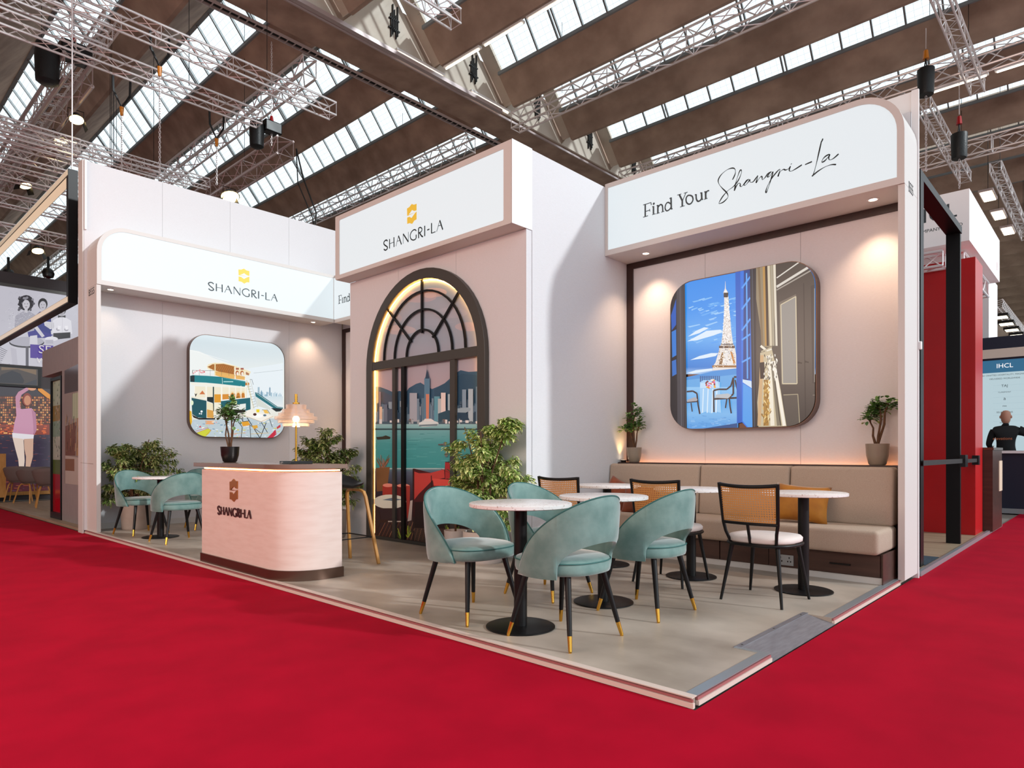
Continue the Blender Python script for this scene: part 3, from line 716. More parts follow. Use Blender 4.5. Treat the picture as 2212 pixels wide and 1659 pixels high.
P.poly([(385,985),(400,980),(560,1020),(665,990),(670,920),(760,920),(780,1400),(385,1400)], '#3c1216')
P.poly([(400,1005),(440,1020),(540,1018),(660,985),(665,1060),(560,1080),(440,1200),(400,1250)], '#a03430'); P.poly([(668,925),(720,930),(745,1060),(670,1070)], '#8a2426'); P.poly([(560,1065),(650,1072),(740,1080),(740,1130),(570,1130)], '#b23f38')
P.line([(390,980),(392,1620)], 9, '#15100f'); P.line([(548,1040),(552,1300)], 9, '#15100f'); P.rect(400, 1270, 900, 1500, '#1a0e10')
P.poly([(365,1260),(385,1255),(375,1430),(340,1440)], '#a59a94')
for bx, by in ((345, 1560), (290, 1580), (700, 1560), (800, 1570)):
    for i in range(12): P.line([(bx, by + 20), (bx + rb_.uniform(-40, 40), by - rb_.uniform(10, 90))], 8, rb_.choice(['#8a9a2c', '#6f8430', '#a8b040', '#4f6a28']))
for y in range(1500, 1660, 14): P.line([(400, y), (900, y + 18)], 5, '#4c3a30')
P.mb.fc = [tuple(min(.9, q * 1.7) for q in k) for k in P.mb.fc]
P.done('printed_view', pmat('printed_view_ink', False, rough=.35), aw)
for x_, y_, z_, e_ in ((4.70, 6.70, 1.3, 3), (4.70, 6.45, 2.6, 2.0), (4.70, 5.2, 2.7, 2)):
    pass

# ------------------------------------------------------------------ the two backlit pictures
def lightbox(label, fr, a0, a1, b0, b1, depth):
    t = thing('light_box', label, 'picture', (0, 0, 0))
    o_ = rrect(a0, a1, b0, b1, .27, 10)
    obj('casing', MB().prism(fr, o_, .002, depth - .003), M['bronze'], t)
    i_ = rrect(a0 + .008, a1 - .008, b0 + .008, b1 - .008, .262, 10)
    obj('rim', MB().ring(fr, o_, i_, depth - .0029, depth + .006), M['bronze'], t)
    return t, i_
lb, win = lightbox('backlit rounded picture of a lit iron tower seen past an open window', FB, -3.655, -2.115, 1.345, 2.955, .11)
P = Print(FX(6.51), win, .001, (1420, 540), 3.95)
P.bands(-50, 1500, [(0, '#1f86e6'), (500, '#2f90ea'), (760, '#5ea9ee'), (860, '#3f93e4'), (1000, '#2b7dd2'), (1060, '#9fc4ea')])
rb_ = random.Random(8)
for i in range(70):
    x = rb_.uniform(255, 650); y = rb_.uniform(420, 800); w = rb_.uniform(20, 110); sl_ = rb_.uniform(-.35, -.15)
    P.poly([(x, y), (x + w, y + sl_ * w), (x + w * 1.1, y + sl_ * w + 6), (x + .2 * w, y + 9)], rb_.choice(['#5aa8f0', '#7cbaf2', '#4a9cee', '#93c6f4']))
for pts_ in ([(255,780),(330,740),(420,690),(540,680),(560,700),(480,730),(340,770)], [(262,740),(330,690),(400,660),(440,665),(360,710)], [(280,940),(360,905),(460,880),(520,880),(500,905),(400,925)], [(255,1050),(330,1025),(470,1010),(470,1030),(300,1055)]): P.poly(pts_, '#d9e9f8')
P.poly([(250,1085),(480,1035),(690,1010),(690,1060),(250,1110)], '#3f8fd8'); P.poly([(250,1110),(690,1060),(690,1180),(250,1180)], '#5fa6e2')
for x in range(365, 530, 16): P.rect(x, 1075, x + 9, 1130, '#21508c')
P.bands(250, 690, [(1170, '#8cc4f0'), (1300, '#5fa8e6'), (1400, '#79b6ea'), (1540, '#4894dc')])
for i in range(60):
    x = rb_.uniform(262, 640); y = rb_.uniform(1410, 1520); P.rect(x, y, x + rb_.uniform(10, 50), y + 3, rb_.choice(['#a9d0f2', '#3d86cf', '#6cb0ea']))
tw = [(583,268),(586,330),(603,360),(608,400),(612,470),(622,560),(632,680),(648,800),(662,825),(668,860),(690,985),(690,1010),(470,1030),(478,990),(498,960),(530,850),(530,830),(548,800),(560,700),(568,600),(572,480),(572,400),(565,365),(578,330),(581,268)]
P.poly(tw, '#e3dcd8')
P.poly([(568,365),(608,365),(604,405),(568,405)], '#3c3430'); P.poly([(578,345),(590,345),(596,365),(572,365)], '#f4f2f0')
P.poly([(548,1000),(560,870),(590,860),(620,870),(640,980)], '#e6e2e0'); P.poly([(528,975),(550,880),(566,870),(556,980)], '#8a6238'); P.poly([(624,868),(640,870),(668,965),(652,975)], '#c88030')
P.rect(528, 818, 662, 838, '#5a4438'); P.rect(470, 985, 688, 1003, '#9a6c3c'); P.rect(545, 798, 650, 812, '#7a7270')
for i in range(420):
    y = rb_.uniform(400, 1000); f = (y - 400) / 600; hw = 16 + 22 * min(f / .65, 1) + (max(f - .65, 0) / .35) * 70; x = 596 - 6 * f + rb_.uniform(-hw, hw)
    c = rb_.choice(['#ffffff', '#fff6e8', '#c9bfb8', '#8d8078', '#f0cf9a', '#6e625c'] if f > .6 else ['#ffffff', '#fffaf2', '#d8cec8', '#a79c98', '#ffffff'])
    P.rect(x, y, x + 6, y + 7, c)
P.poly([(370,1130),(400,1112),(500,1110),(540,1130),(540,1180),(550,1390),(510,1380),(470,1395),(420,1380),(370,1400)], '#9ccbf2'); P.poly([(375,1135),(520,1125),(535,1175),(370,1180)], '#bcdcf6')
for x in (400, 440, 480, 515): P.line([(x, 1185), (x - 8, 1390)], 7, '#dcecf9')
for i in range(28): P.ell(rb_.uniform(420, 498), rb_.uniform(1105, 1180), 9, 8, rb_.choice(['#e0609a', '#f0b83c', '#c23a50', '#f4e6da', '#7c2c30', '#e88a3a']), 7)
for pts_, w in (([(490,1385),(487,1200),(530,1190),(600,1190),(635,1160),(655,1090)], 11), ([(655,1090),(655,1230),(618,1260)], 12), ([(600,1270),(588,1350)], 9), ([(620,1260),(628,1340),(638,1395)], 10), ([(495,1272),(690,1262)], 12), ([(660,1085),(690,1085)], 12), ([(670,1110),(690,1200)], 9), ([(258,1210),(310,1205),(345,1225),(355,1320),(370,1400)], 11), ([(258,1300),(350,1292)], 10), ([(295,1305),(305,1380)], 8)): P.line(pts_, w, '#2a1014')
P.poly([(497,1262),(510,1235),(610,1225),(640,1240),(610,1268)], '#b7bcc2'); P.poly([(262,1280),(330,1255),(350,1275),(345,1290),(262,1298)], '#a9a6ac')
P.poly([(262,1545),(690,1478),(690,1600),(262,1600)], '#1e4c86')
P.poly([(672,150),(722,150),(735,1470),(686,1480)], '#0d5cc0')
P.poly([(715,150),(825,150),(830,1580),(730,1470)], '#1670dc'); P.poly([(745,160),(800,160),(800,1110),(738,1110)], '#0c3f86')
for y0_, y1_ in ((300, 200), (480, 380), (660, 560), (740, 690), (930, 890)): P.line([(728, y0_ + 30), (800, y1_ + 30)], 12, '#4d9cf0')
P.line([(768,200),(776,1100)], 9, '#58a6f4'); P.poly([(735,1105),(810,1120),(812,1180),(735,1130)], '#cfe0f0'); P.poly([(738,1140),(812,1185),(820,1560),(735,1460)], '#4a9be8')
P.poly([(795,100),(850,100),(850,1600),(820,1600)], '#1c2430'); P.line([(815,120),(838,1560)], 7, '#3c4654'); P.line([(828,120),(850,1560)], 4, '#10151c')
P.poly([(-60,100),(240,100),(262,1640),(-60,1640)], '#17141a'); P.poly([(170,100),(236,100),(252,1600),(180,1600)], '#3d3b42'); P.line([(200,200),(214,1560)], 6, '#5a585e'); P.line([(226,200),(242,1560)], 6, '#1c1a20'); P.poly([(125,560),(168,420),(168,640),(130,690)], '#1658b8'); P.poly([(130,700),(168,680),(170,900),(135,920)], '#2a78d0'); P.poly([(132,950),(168,935),(172,1060),(135,1080)], '#2a6cc0')
P.bands(850, 1500, [(0, '#2f2b28'), (400, '#3e3a36'), (900, '#4d4740'), (1200, '#3c3835'), (1600, '#24201f')])
P.poly([(1022,240),(1225,95),(1400,60),(1400,110),(1022,330)], '#403b36'); P.line([(1025,242),(1220,105)], 8, '#d9d4cb'); P.line([(1025,318),(1330,130)], 16, '#d4cfc6'); P.line([(1025,345),(1350,160)], 8, '#a19b92')
P.poly([(1045,450),(1190,380),(1198,1150),(1065,1150)], '#6b6358'); P.poly([(1060,470),(1185,405),(1190,1140),(1075,1140)], '#8e8b86')
P.line([(1060,470),(1188,400),(1198,1142),(1075,1142),(1060,470)], 6, '#cfc2a4')
P.poly([(1080,1235),(1205,1230),(1220,1510),(1105,1510)], '#4a453f'); P.line([(1082,1238),(1205,1232),(1222,1500)], 5, '#a3977c')
P.line([(1255,285),(1272,1540)], 5, '#1d1a19'); P.poly([(1315,310),(1500,250),(1500,1140),(1330,1140)], '#2a2726'); P.line([(1350,330),(1350,1130)], 8, '#8c867c'); P.line([(1332,1240),(1420,1235)], 6, '#6c665c')
for x, y in ((1212, 962), (1270, 955)): P.ell(x, y, 9, 9, '#14100e'); P.line([(x, y), (x + 28, y + 6)], 8, '#14100e')
P.poly([(850,120),(1018,120),(1020,350),(1000,700),(985,840),(900,830),(890,700),(850,420)], '#8f8168')
for x0_, x1_, c in ((860, 895, '#7d694c'), (905, 925, '#b58a48'), (925, 940, '#2b221a'), (945, 968, '#d2c6ac'), (970, 990, '#a59c88'), (995, 1015, '#ddd5c4')): P.poly([(x0_, 120), (x0_ + 20, 120), (x1_ + 18, 820), (x1_, 820)], c)
P.poly([(885,880),(985,850),(1020,1000),(1060,1200),(1110,1510),(870,1510),(860,1300),(880,1100)], '#c3b596')
for p0, p1, w, c in (((900,900),(875,1500),22,'#caa67a'),((940,1110),(935,1500),34,'#a87c34'),((960,900),(990,1500),26,'#ebe3d0'),((985,950),(1040,1500),18,'#7a7260'),((1000,950),(1090,1500),20,'#efe8da'),((900,960),(905,1100),30,'#1d1613'),((1010,1120),(1060,1500),9,'#4c463b')): P.line([p0, p1], w, c)
for i in range(60):
    x = rb_.uniform(905, 970); y = rb_.uniform(1120, 1500); P.line([(x, y), (x + rb_.uniform(-14, 14), y - 22)], 6, rb_.choice(['#d9b060', '#8a6426', '#efdca8']))
for i in range(70):
    x = rb_.uniform(920, 1030); y = rb_.uniform(890, 1100); P.line([(x, y), (x + rb_.uniform(-5, 5), y + 20)], 5, rb_.choice(['#f4f0e6', '#2a2520', '#8f8878']))
P.line([(890,820),(940,860),(985,845)], 14, '#e9e2d2'); P.line([(895,870),(985,835)], 9, '#bfb296')
P.done('printed_picture', pmat('backlit_tower_print', True, 1.0, .3), lb)

lb, win = lightbox('backlit rounded picture of a green tram-shaped bunk bed in a playroom', FT, 3.91, 5.445, 1.33, 2.90, .09)
P = Print(FY(10.24), win, .001, (400, 710), 6.773)
P.bands(-50, 1500, [(0, '#cfdfe6'), (400, '#dbe6ea'), (640, '#e9efee'), (1000, '#eef3ef'), (1300, '#e6e6dc'), (1700, '#c9cdc6')])
P.poly([(20,300),(200,330),(420,430),(900,600),(1430,500),(1430,590),(960,650),(20,650)], '#eff3f1'); P.line([(30,310),(180,340),(640,480)], 5, '#ffffff')
P.poly([(930,580),(1430,505),(1430,1180),(1000,1180),(960,900)], '#e8f1f6'); P.line([(1000,650),(1425,605)], 5, '#a9b4b8')
rb_ = random.Random(5)
for i in range(34):
    x = rb_.uniform(1010, 1400); h = rb_.uniform(15, 60); P.rect(x, 985 - h, x + rb_.uniform(8, 22), 1000, rb_.choice(['#bcd3e0', '#a9c6d6', '#cadce6', '#93b4c8']))
P.rect(1060, 855, 1088, 990, '#a3bccb'); P.poly([(1228,980),(1228,870),(1238,850),(1248,870),(1248,980)], '#86a3b6'); P.poly([(1100,940),(1115,895),(1130,940),(1130,990),(1100,990)], '#7fa4bc')
P.bands(1000, 1430, [(990, '#d0e0e8'), (1150, '#e8eef0')])
P.poly([(1020,930),(1060,940),(1350,1140),(1430,1150),(1430,1180),(1330,1190),(1030,990)], '#1f6f7a'); P.line([(1040,945),(1340,1150),(1425,1160)], 5, '#e8f2f2'); P.poly([(1250,1160),(1430,1170),(1390,1210),(1330,1215)], '#12262c'); P.poly([(1040,1000),(1250,1160),(1240,1190),(1060,1130)], '#d8dcd4')
P.poly([(315,555),(340,520),(420,500),(560,502),(720,540),(960,630),(940,680),(720,690),(430,620),(330,590)], '#f3e3bd')
P.poly([(325,560),(400,520),(560,515),(715,552),(715,690),(560,650),(400,600)], '#a7672c')
for i in range(12): P.line([(370 + i * 30, 600 + i * 5), (420 + i * 30, 522 + i * 3)], 4, '#c98a48')
P.poly([(430,620),(560,640),(870,700),(870,750),(560,720),(430,680)], '#e9b464'); P.rect(722, 560, 738, 740, '#f7efdc'); P.rect(870, 620, 884, 760, '#f7efdc'); P.rect(428, 500, 444, 690, '#f1dfae')
for x in (760, 830): P.ell(x, 650, 26, 36, '#b86a3c'); P.ell(x + 5, 660, 16, 26, '#f3e8d8'); P.rect(x - 20, 575, x + 25, 600, '#a35440')
P.poly([(885,630),(935,655),(930,685),(885,670)], '#b07a58')
P.line([(105,655),(105,610),(430,615)], 5, '#3a3a38'); P.line([(430,635),(640,670),(880,720)], 5, '#c8a56a')
for x in (110, 205, 365, 530, 640): P.line([(x, 600), (x, 690)], 4, '#6b6458')
for i in range(16): P.ell(rb_.uniform(110, 290), rb_.uniform(605, 665), 12, 10, rb_.choice(['#d8404c', '#f2e4e4', '#e89aa0', '#ffffff']), 7)
P.poly([(70,690),(110,680),(320,690),(520,705),(880,770),(880,850),(520,810),(300,790),(70,780)], '#157f88'); P.poly([(70,690),(135,685),(135,780),(75,775)], '#0e2a30'); P.line([(540,720),(545,805)], 6, '#e6f2ee'); P.rect(560, 770, 700, 782, '#bfe6e2'); P.line([(560,720),(870,778)], 3, '#7fd0cc'); P.rect(880, 790, 935, 828, '#cc7a30')
P.poly([(70,785),(520,812),(900,855),(930,860),(930,885),(520,850),(95,825)], '#f2efe2')
P.poly([(130,840),(900,870),(900,1010),(130,1010)], '#efe7cf'); P.rect(425, 960, 520, 1090, '#e09a2c'); P.poly([(520,960),(880,950),(880,1010),(520,1040)], '#d98e34')
for x in (690, 775, 845): P.ell(x, 960, 32, 45, '#f0dcae'); P.ell(x, 975, 24, 38, '#c77c30')
for x, w in ((130, 12), (295, 22), (520, 22), (637, 14), (730, 12), (810, 10), (872, 12)): P.rect(x, 835, x + w, 1040, '#f7f4e8')
P.rect(402, 850, 420, 1210, '#1b3c3e'); P.poly([(318,1000),(405,1000),(405,1090),(318,1060)], '#13282c'); P.poly([(205,960),(250,905),(290,960)], '#cf7440'); P.poly([(135,940),(150,960),(175,945),(150,1000)], '#14181a')
P.poly([(90,990),(160,1010),(310,1045),(310,1310),(180,1300),(100,1250)], '#12525c'); P.poly([(90,985),(310,1035),(310,1055),(90,1010)], '#e9e6d6'); P.poly([(95,1255),(190,1305),(440,1310),(430,1345),(240,1345),(120,1300)], '#1a1614')
P.poly([(315,1070),(405,1100),(415,1310),(318,1300)], '#d9a04a'); P.poly([(315,1070),(405,1100),(405,1200),(318,1180)], '#efe4c2'); P.rect(420, 1080, 525, 1260, '#f0ecd8')
P.poly([(520,1060),(950,1010),(955,1180),(890,1200),(520,1160)], '#13606c'); P.poly([(600,1130),(885,1095),(885,1180),(600,1200)], '#e9ece6'); P.ell(735, 1078, 22, 32, '#e8f0a8'); P.ell(738, 1078, 10, 14, '#13606c'); P.poly([(520,1165),(880,1190),(880,1230),(520,1240)], '#1c1a16')
P.ell(100, 1085, 20, 36, '#e6f0d0'); 
for x, y, r in ((238, 1212, 16), (208, 1243, 10), (235, 1246, 10)): P.ell(x, y, r, r, '#f4fbff')
P.poly([(890,760),(1000,1170),(1010,1170),(905,755)], '#d9cfae'); P.line([(945,740),(1060,1150)], 6, '#c4baa0'); P.line([(945,745),(975,745),(995,820)], 6, '#2a2a28')
for i in range(9): P.line([(905 + i * 11, 850 + i * 38), (960 + i * 11, 845 + i * 36)], 5, '#8b8470')
P.poly([(20,1180),(90,1210),(100,1370),(60,1480),(20,1400)], '#e3b01e'); P.poly([(110,1330),(420,1330),(900,1300),(1430,1320),(1430,1700),(60,1700),(60,1480)], '#bccbd2')
P.poly([(290,1345),(420,1345),(420,1400),(300,1400)], '#e7a878')
for i in range(150):
    x = rb_.uniform(120, 1400); y = rb_.uniform(1360, 1600); w = rb_.uniform(10, 46); P.poly([(x, y), (x + w, y + rb_.uniform(-8, 8)), (x + w * .8, y + rb_.uniform(6, 18)), (x, y + 10)], rb_.choice(['#e9edf0', '#93b0c4', '#d8c83c', '#b8c6a0', '#e0a0a0', '#f4f0e0', '#6f93b0', '#9fb4be', '#c9d4da']))
P.poly([(120,1540),(230,1500),(330,1465),(375,1490),(340,1540),(280,1590),(150,1600)], '#cfd23c'); P.line([(150,1500),(330,1445)], 7, '#cc5a52'); P.poly([(195,1445),(215,1418),(235,1445)], '#c8404a'); P.line([(120,1540),(330,1462),(375,1488),(300,1560)], 5, '#c8543c')
for i in range(3): P.poly([(1190 + i * 40, 1600 - i * 36), (1240 + i * 34, 1560 - i * 40), (1345 - i * 10, 1530 - i * 20), (1265 + i * 25, 1610 - i * 30)], rb_.choice(['#b01c34', '#c42840']))
P.poly([(1335,1440),(1390,1400),(1390,1440),(1340,1470)], '#c43a44')
P.poly([(810,1250),(960,1180),(1250,1270),(1285,1275),(1150,1365),(1100,1355)], '#f4efe4'); P.line([(812,1254),(1105,1362),(1282,1282)], 6, '#c2935a'); P.ell(1060, 1275, 75, 28, '#fbfbf8', 16); P.ell(1015, 1255, 26, 20, '#4a2420'); P.poly([(1035,1180),(1085,1180),(1080,1225),(1040,1225)], '#eed020'); P.ell(1160, 1268, 24, 16, '#5a7488')
for pts_, w in (([(900,1300),(1090,1600)], 13), ([(1180,1380),(1090,1600)], 13), ([(930,1400),(1120,1540)], 9), ([(1230,1320),(1270,1440)], 10), ([(1110,1370),(1200,1520)], 11), ([(750,1330),(830,1440),(815,1610)], 11), ([(770,1280),(840,1290),(835,1420)], 10), ([(940,1390),(955,1600)], 10), ([(1120,1190),(1200,1190),(1240,1250)], 8)): P.line(pts_, w, '#151312')
P.poly([(815,1365),(920,1355),(945,1410),(840,1430)], '#e3a02c'); P.poly([(970,1420),(1050,1410),(1060,1450),(1000,1470)], '#dca43c'); P.poly([(1135,1190),(1190,1190),(1225,1240),(1160,1240)], '#efbf5a'); P.line([(755,1320),(800,1300),(850,1360),(930,1350)], 9, '#151312')
for x_ in (595, 955): P.line([(x_, 1540), (x_ + 270, 1525)], 6, '#d8a83c')
P.done('printed_picture', pmat('backlit_playroom_print', True, 1.0, .3), lb)

# ------------------------------------------------------------------ reception counter
def crnr(x0, y0, x1, y1, r, n=12):        # plan outline, rounded at the front right corner (x0, y0)
    return [(x1, y0), (x1, y1), (x0, y1)] + [(x0 + r - r * math.cos(PI / 2 * i / n), y0 + r - r * math.sin(PI / 2 * i / n)) for i in range(n + 1)]
ct = thing('reception_counter', 'blush reception counter with rounded corner and bronze top beside the red aisle', 'counter', (0, 0, 0))
obj('plinth', MB().zprism(crnr(2.610, 4.868, 3.13, 6.56, .36), .041, .125), M['bronze'], ct, smooth=35)
obj('body', MB().zprism(crnr(2.622, 4.88, 3.118, 6.55, .35), .126, .935), M['counter'], ct, smooth=35)
obj('light_strip', MB().tube([(2.628, 6.50, .948)] + [(x + .014, y + .01, .948) for x, y in crnr(2.61, 4.87, 3.13, 6.5, .36)[3:]] + [(3.10, 4.885, .948)], .006, 5), M['ledcounter'], ct)
obj('top', MB().zprism(crnr(2.585, 4.845, 3.155, 6.66, .38), .962, 1.0), M['bronzetop'], ct, smooth=35, bevel=.003)
obj('top_support', MB().zprism(crnr(2.66, 4.92, 3.08, 6.50, .32), .936, .9615), M['bronze'], ct)
FCt = FX(2.622)
ac = FCt.px(508, 1100)[0]; aL, aR = FCt.px(471.7, 1100)[0], FCt.px(543.8, 1110)[0]
brand(ct, FCt, aL, aR, FCt.px(480, 1111)[1], M['darkred'], M['copper'], .003, 1.35, egap=.13, esc=1.42, thick=.006)

# ---- table lamp on the counter
tl = thing('table_lamp', 'brass table lamp with stacked ribbed glass discs on the reception counter', 'lamp', (2.87, 5.20, 1.0))
obj('base', MB().box(-.10, .10, -.10, .10, .0005, .026), M['marble'], tl, bevel=.003)
obj('stem', MB().cyl((0, 0, .026), (0, 0, .575), .0085, n=12).cyl((0, 0, .026), (0, 0, .034), .014, n=12), M['brass'], tl, smooth=40)
obj('finial', MB().cyl((0, 0, .515), (0, 0, .527), .03, n=16).cyl((0, 0, .527), (0, 0, .60), .012, n=12), M['brass'], tl, smooth=40)
for r, z0, z1 in ((.085, .470, .508), (.115, .438, .468), (.145, .408, .436), (.176, .378, .406), (.150, .350, .376), (.110, .322, .348)):
    mb = MB(); n = 64; prof = []
    for i in range(n):
        t = 2 * PI * i / n; rr = r
        prof.append((rr * math.cos(t), rr * math.sin(t)))
    vs = [(x, y, z0) for x, y in prof] + [(x, y, z1) for x, y in prof] + [(x * .93, y * .93, z1) for x, y in prof] + [(x * .93, y * .93, z0) for x, y in prof]
    fs = []
    for a in range(4):
        b_ = (a + 1) % 4
        fs += [(a * n + i, a * n + (i + 1) % n, b_ * n + (i + 1) % n, b_ * n + i) for i in range(n)]
    mb.add(vs, fs); mb.lathe([(.012, (z0 + z1) / 2 - .001), (r * .93, (z0 + z1) / 2 - .001), (r * .93, (z0 + z1) / 2 + .001), (.012, (z0 + z1) / 2 + .001)], 32)
    obj('glass_disc', mb, M['lampglass'], tl, smooth=30)
obj('bulb', MB().lathe([(0, .355), (.02, .362), (.03, .385), (.02, .408), (0, .415)], 14, (0, 0, 0)), M['bulb'], tl)
obj('cord', MB().tube(smooth_path2([(.02, -.02, .03), (.06, -.06, .045), (.10, -.10, .02), (.16, -.13, .004), (.21, -.10, .004)]) if 'smooth_path2' in globals() else [(.02, -.02, .03), (.05, -.05, .048), (.09, -.09, .03), (.13, -.12, .006), (.21, -.10, .006)], .003, 5), M['cable'], tl)
def plight(name, loc, e, c, r=.03):
    l = bpy.data.lights.new(name, 'POINT'); l.energy = e; l.color = c; l.shadow_soft_size = r
    o = bpy.data.objects.new(name, l); COL.objects.link(o); o.location = loc; return o
plight('lamp_glow', (2.87, 5.20, 1.33), 3, (1, .78, .5))
# ---- small uplights that wash the wall behind the planters
upl = MB().cyl((0, 0, .0), (0, 0, .025), .03, .035, 12); upm = upl.mesh('housing'); upd = MB().lathe([(0, .026), (.026, .026)], 12).mesh('lens')
for i, (x, y, z, lb_) in enumerate(((6.46, 4.235, .986, 'small black uplight in the left end corner of the bench ledge'), (6.36, 10.13, .991, 'small black uplight in the recess corner behind the ficus'), (6.36, 8.6, .991, 'small black uplight mid ledge in the recess, by the block'))):
    t = tag(link('uplight', upm, M['black'], None, (x, y, z)), lb_, 'uplight'); link('lens', upd, M['down'], t)
    l = bpy.data.lights.new('uplight_beam', 'SPOT'); l.energy = 9; l.color = (1, .58, .22); l.spot_size = math.radians(75); l.spot_blend = 1; l.shadow_soft_size = .02
    lo = bpy.data.objects.new('uplight_beam', l); COL.objects.link(lo); lo.location = (x, y, z + .035); lo.rotation_euler = (PI, 0, 0)
# ------------------------------------------------------------------ velvet tub chairs
def velvet_chair(loc, rz, label):
    t = thing('velvet_chair', label, 'chair', loc, rz, 'teal velvet tub chairs')
    # seat: rounded cushion
    n = 40; mb = MB(); lay = [(.235, .385), (.250, .390), (.255, .41), (.255, .445), (.248, .463), (.22, .474), (.12, .48), (0.001, .482)]
    def sup(r, k): 
        t_ = 2 * PI * k / n; c, s = math.cos(t_), math.sin(t_)
        e = .62 if c > 0 else .9
        return (math.copysign(abs(c) ** e, c) * r, math.copysign(abs(s) ** .8, s) * r)
    vs = [(x + .01, y, z) for r, z in lay for x, y in (sup(r, k) for k in range(n))]
    fs = [(i * n + k, i * n + (k + 1) % n, (i + 1) * n + (k + 1) % n, (i + 1) * n + k) for i in range(len(lay) - 1) for k in range(n)] + [tuple(reversed(range(n)))]
    mb.add(vs, fs); s = obj('seat', mb, M['teal'], t, smooth=60)
    obj('piping', MB().tube([(sup(.256, k)[0] + .01, sup(.256, k)[1], .455) for k in range(n)], .004, 5, True), M['piping'], s)
    # shell: one curved band with an arched opening above the seat
    TM = math.radians(118); TO = math.radians(60); NT, NZ = 56, 8
    zt = lambda th: .375 + .445 * max(0, math.cos(abs(th) / TM * PI / 2)) ** .72
    def zb(th):
        a = abs(th)
        return .42 + .15 * math.sqrt(max(0, 1 - (a / TO) ** 2)) if a < TO else .372
    def pos(th, z, off):
        k = 1 + .24 * max(z - .42, 0); r = .268 * k + off
        e = 1.0
        return (-r * math.cos(th) - .012 * max(0, math.cos(th)), r * 1.0 * math.sin(th), z)
    ths = sorted(set([-TM + 2 * TM * i / NT for i in range(NT + 1)] + [-TO - .004, -TO + .004, TO - .004, TO + .004]))
    mb = MB(); m = len(ths); T = .019
    vs = []
    for sgn in (1, -1):
        for th in ths:
            z0, z1 = zb(th), zt(th)
            z1 = max(z1, z0 + .004)
            for j in range(NZ + 1):
                f = j / NZ; z = z0 + (z1 - z0) * f
                bul = T * (1 - .55 * (abs(2 * f - 1)) ** 6)
                vs.append(pos(th, z, sgn * bul))
    W = NZ + 1; o = m * W; fs = []
    for i in range(m - 1):
        for j in range(NZ):
            a, b_ = i * W + j, (i + 1) * W + j
            fs.append((a, a + 1, b_ + 1, b_)); fs.append((o + a, o + b_, o + b_ + 1, o + a + 1))
        fs.append((i * W, (i + 1) * W, o + (i + 1) * W, o + i * W)); a, b_ = i * W + NZ, (i + 1) * W + NZ
        fs.append((a, o + a, o + b_, b_))
    for j in range(NZ):
        fs.append((j, o + j, o + j + 1, j + 1)); a = (m - 1) * W + j; fs.append((a, a + 1, o + a + 1, o + a))
    mb.add(vs, fs); sh = obj('backrest', mb, M['teal'], t, smooth=50)
    obj('piping', MB().tube([pos(th, max(zt(th), zb(th)) + .003, .008) for th in ths], .0045, 5), M['piping'], sh)
    for sx in (1, -1):
        for sy in (1, -1):
            p0 = Vector((.15 * sx, .155 * sy, .39)); p1 = Vector((.232 * sx, .232 * sy, .0)); pm = p0 + (p1 - p0) * .79
            l = obj('leg', MB().cyl(p0, pm, .019, .0135, 12), M['black'], t, smooth=40)
            obj('brass_tip', MB().cyl(pm, p1 + Vector((0, 0, .006)), .0138, .0105, 12).cyl(p1 + Vector((0, 0, .006)), p1, .009, .009, 8), M['brass'], l, smooth=40)
    return t
R_ = math.radians
ch0 = velvet_chair((2.97, 3.13, ZF), R_(-92), 'teal velvet chair nearest the red aisle, left of the front table')
ch_tree = kids(ch0)
for x, y, a, lb_ in ((2.985, 2.355, 88, 'teal velvet chair nearest the camera, its back turned, at the front table'),
                     (3.80, 3.155, -90, 'teal velvet chair on the far left side of the middle round table'),
                     (3.84, 2.335, 89, 'teal velvet chair with its back turned, between front chair and cane chairs'),
                     (2.98, 9.37, -78, 'teal velvet chair beside the left ficus, behind the small table'),
                     (3.02, 8.24, 93, 'teal velvet chair with its back turned, just left of the reception counter'),
                     (3.84, 9.40, -95, 'teal velvet chair mostly hidden behind the reception counter')):
    dup(ch0, (x, y, ZF), R_(a), lb_, tree=ch_tree)

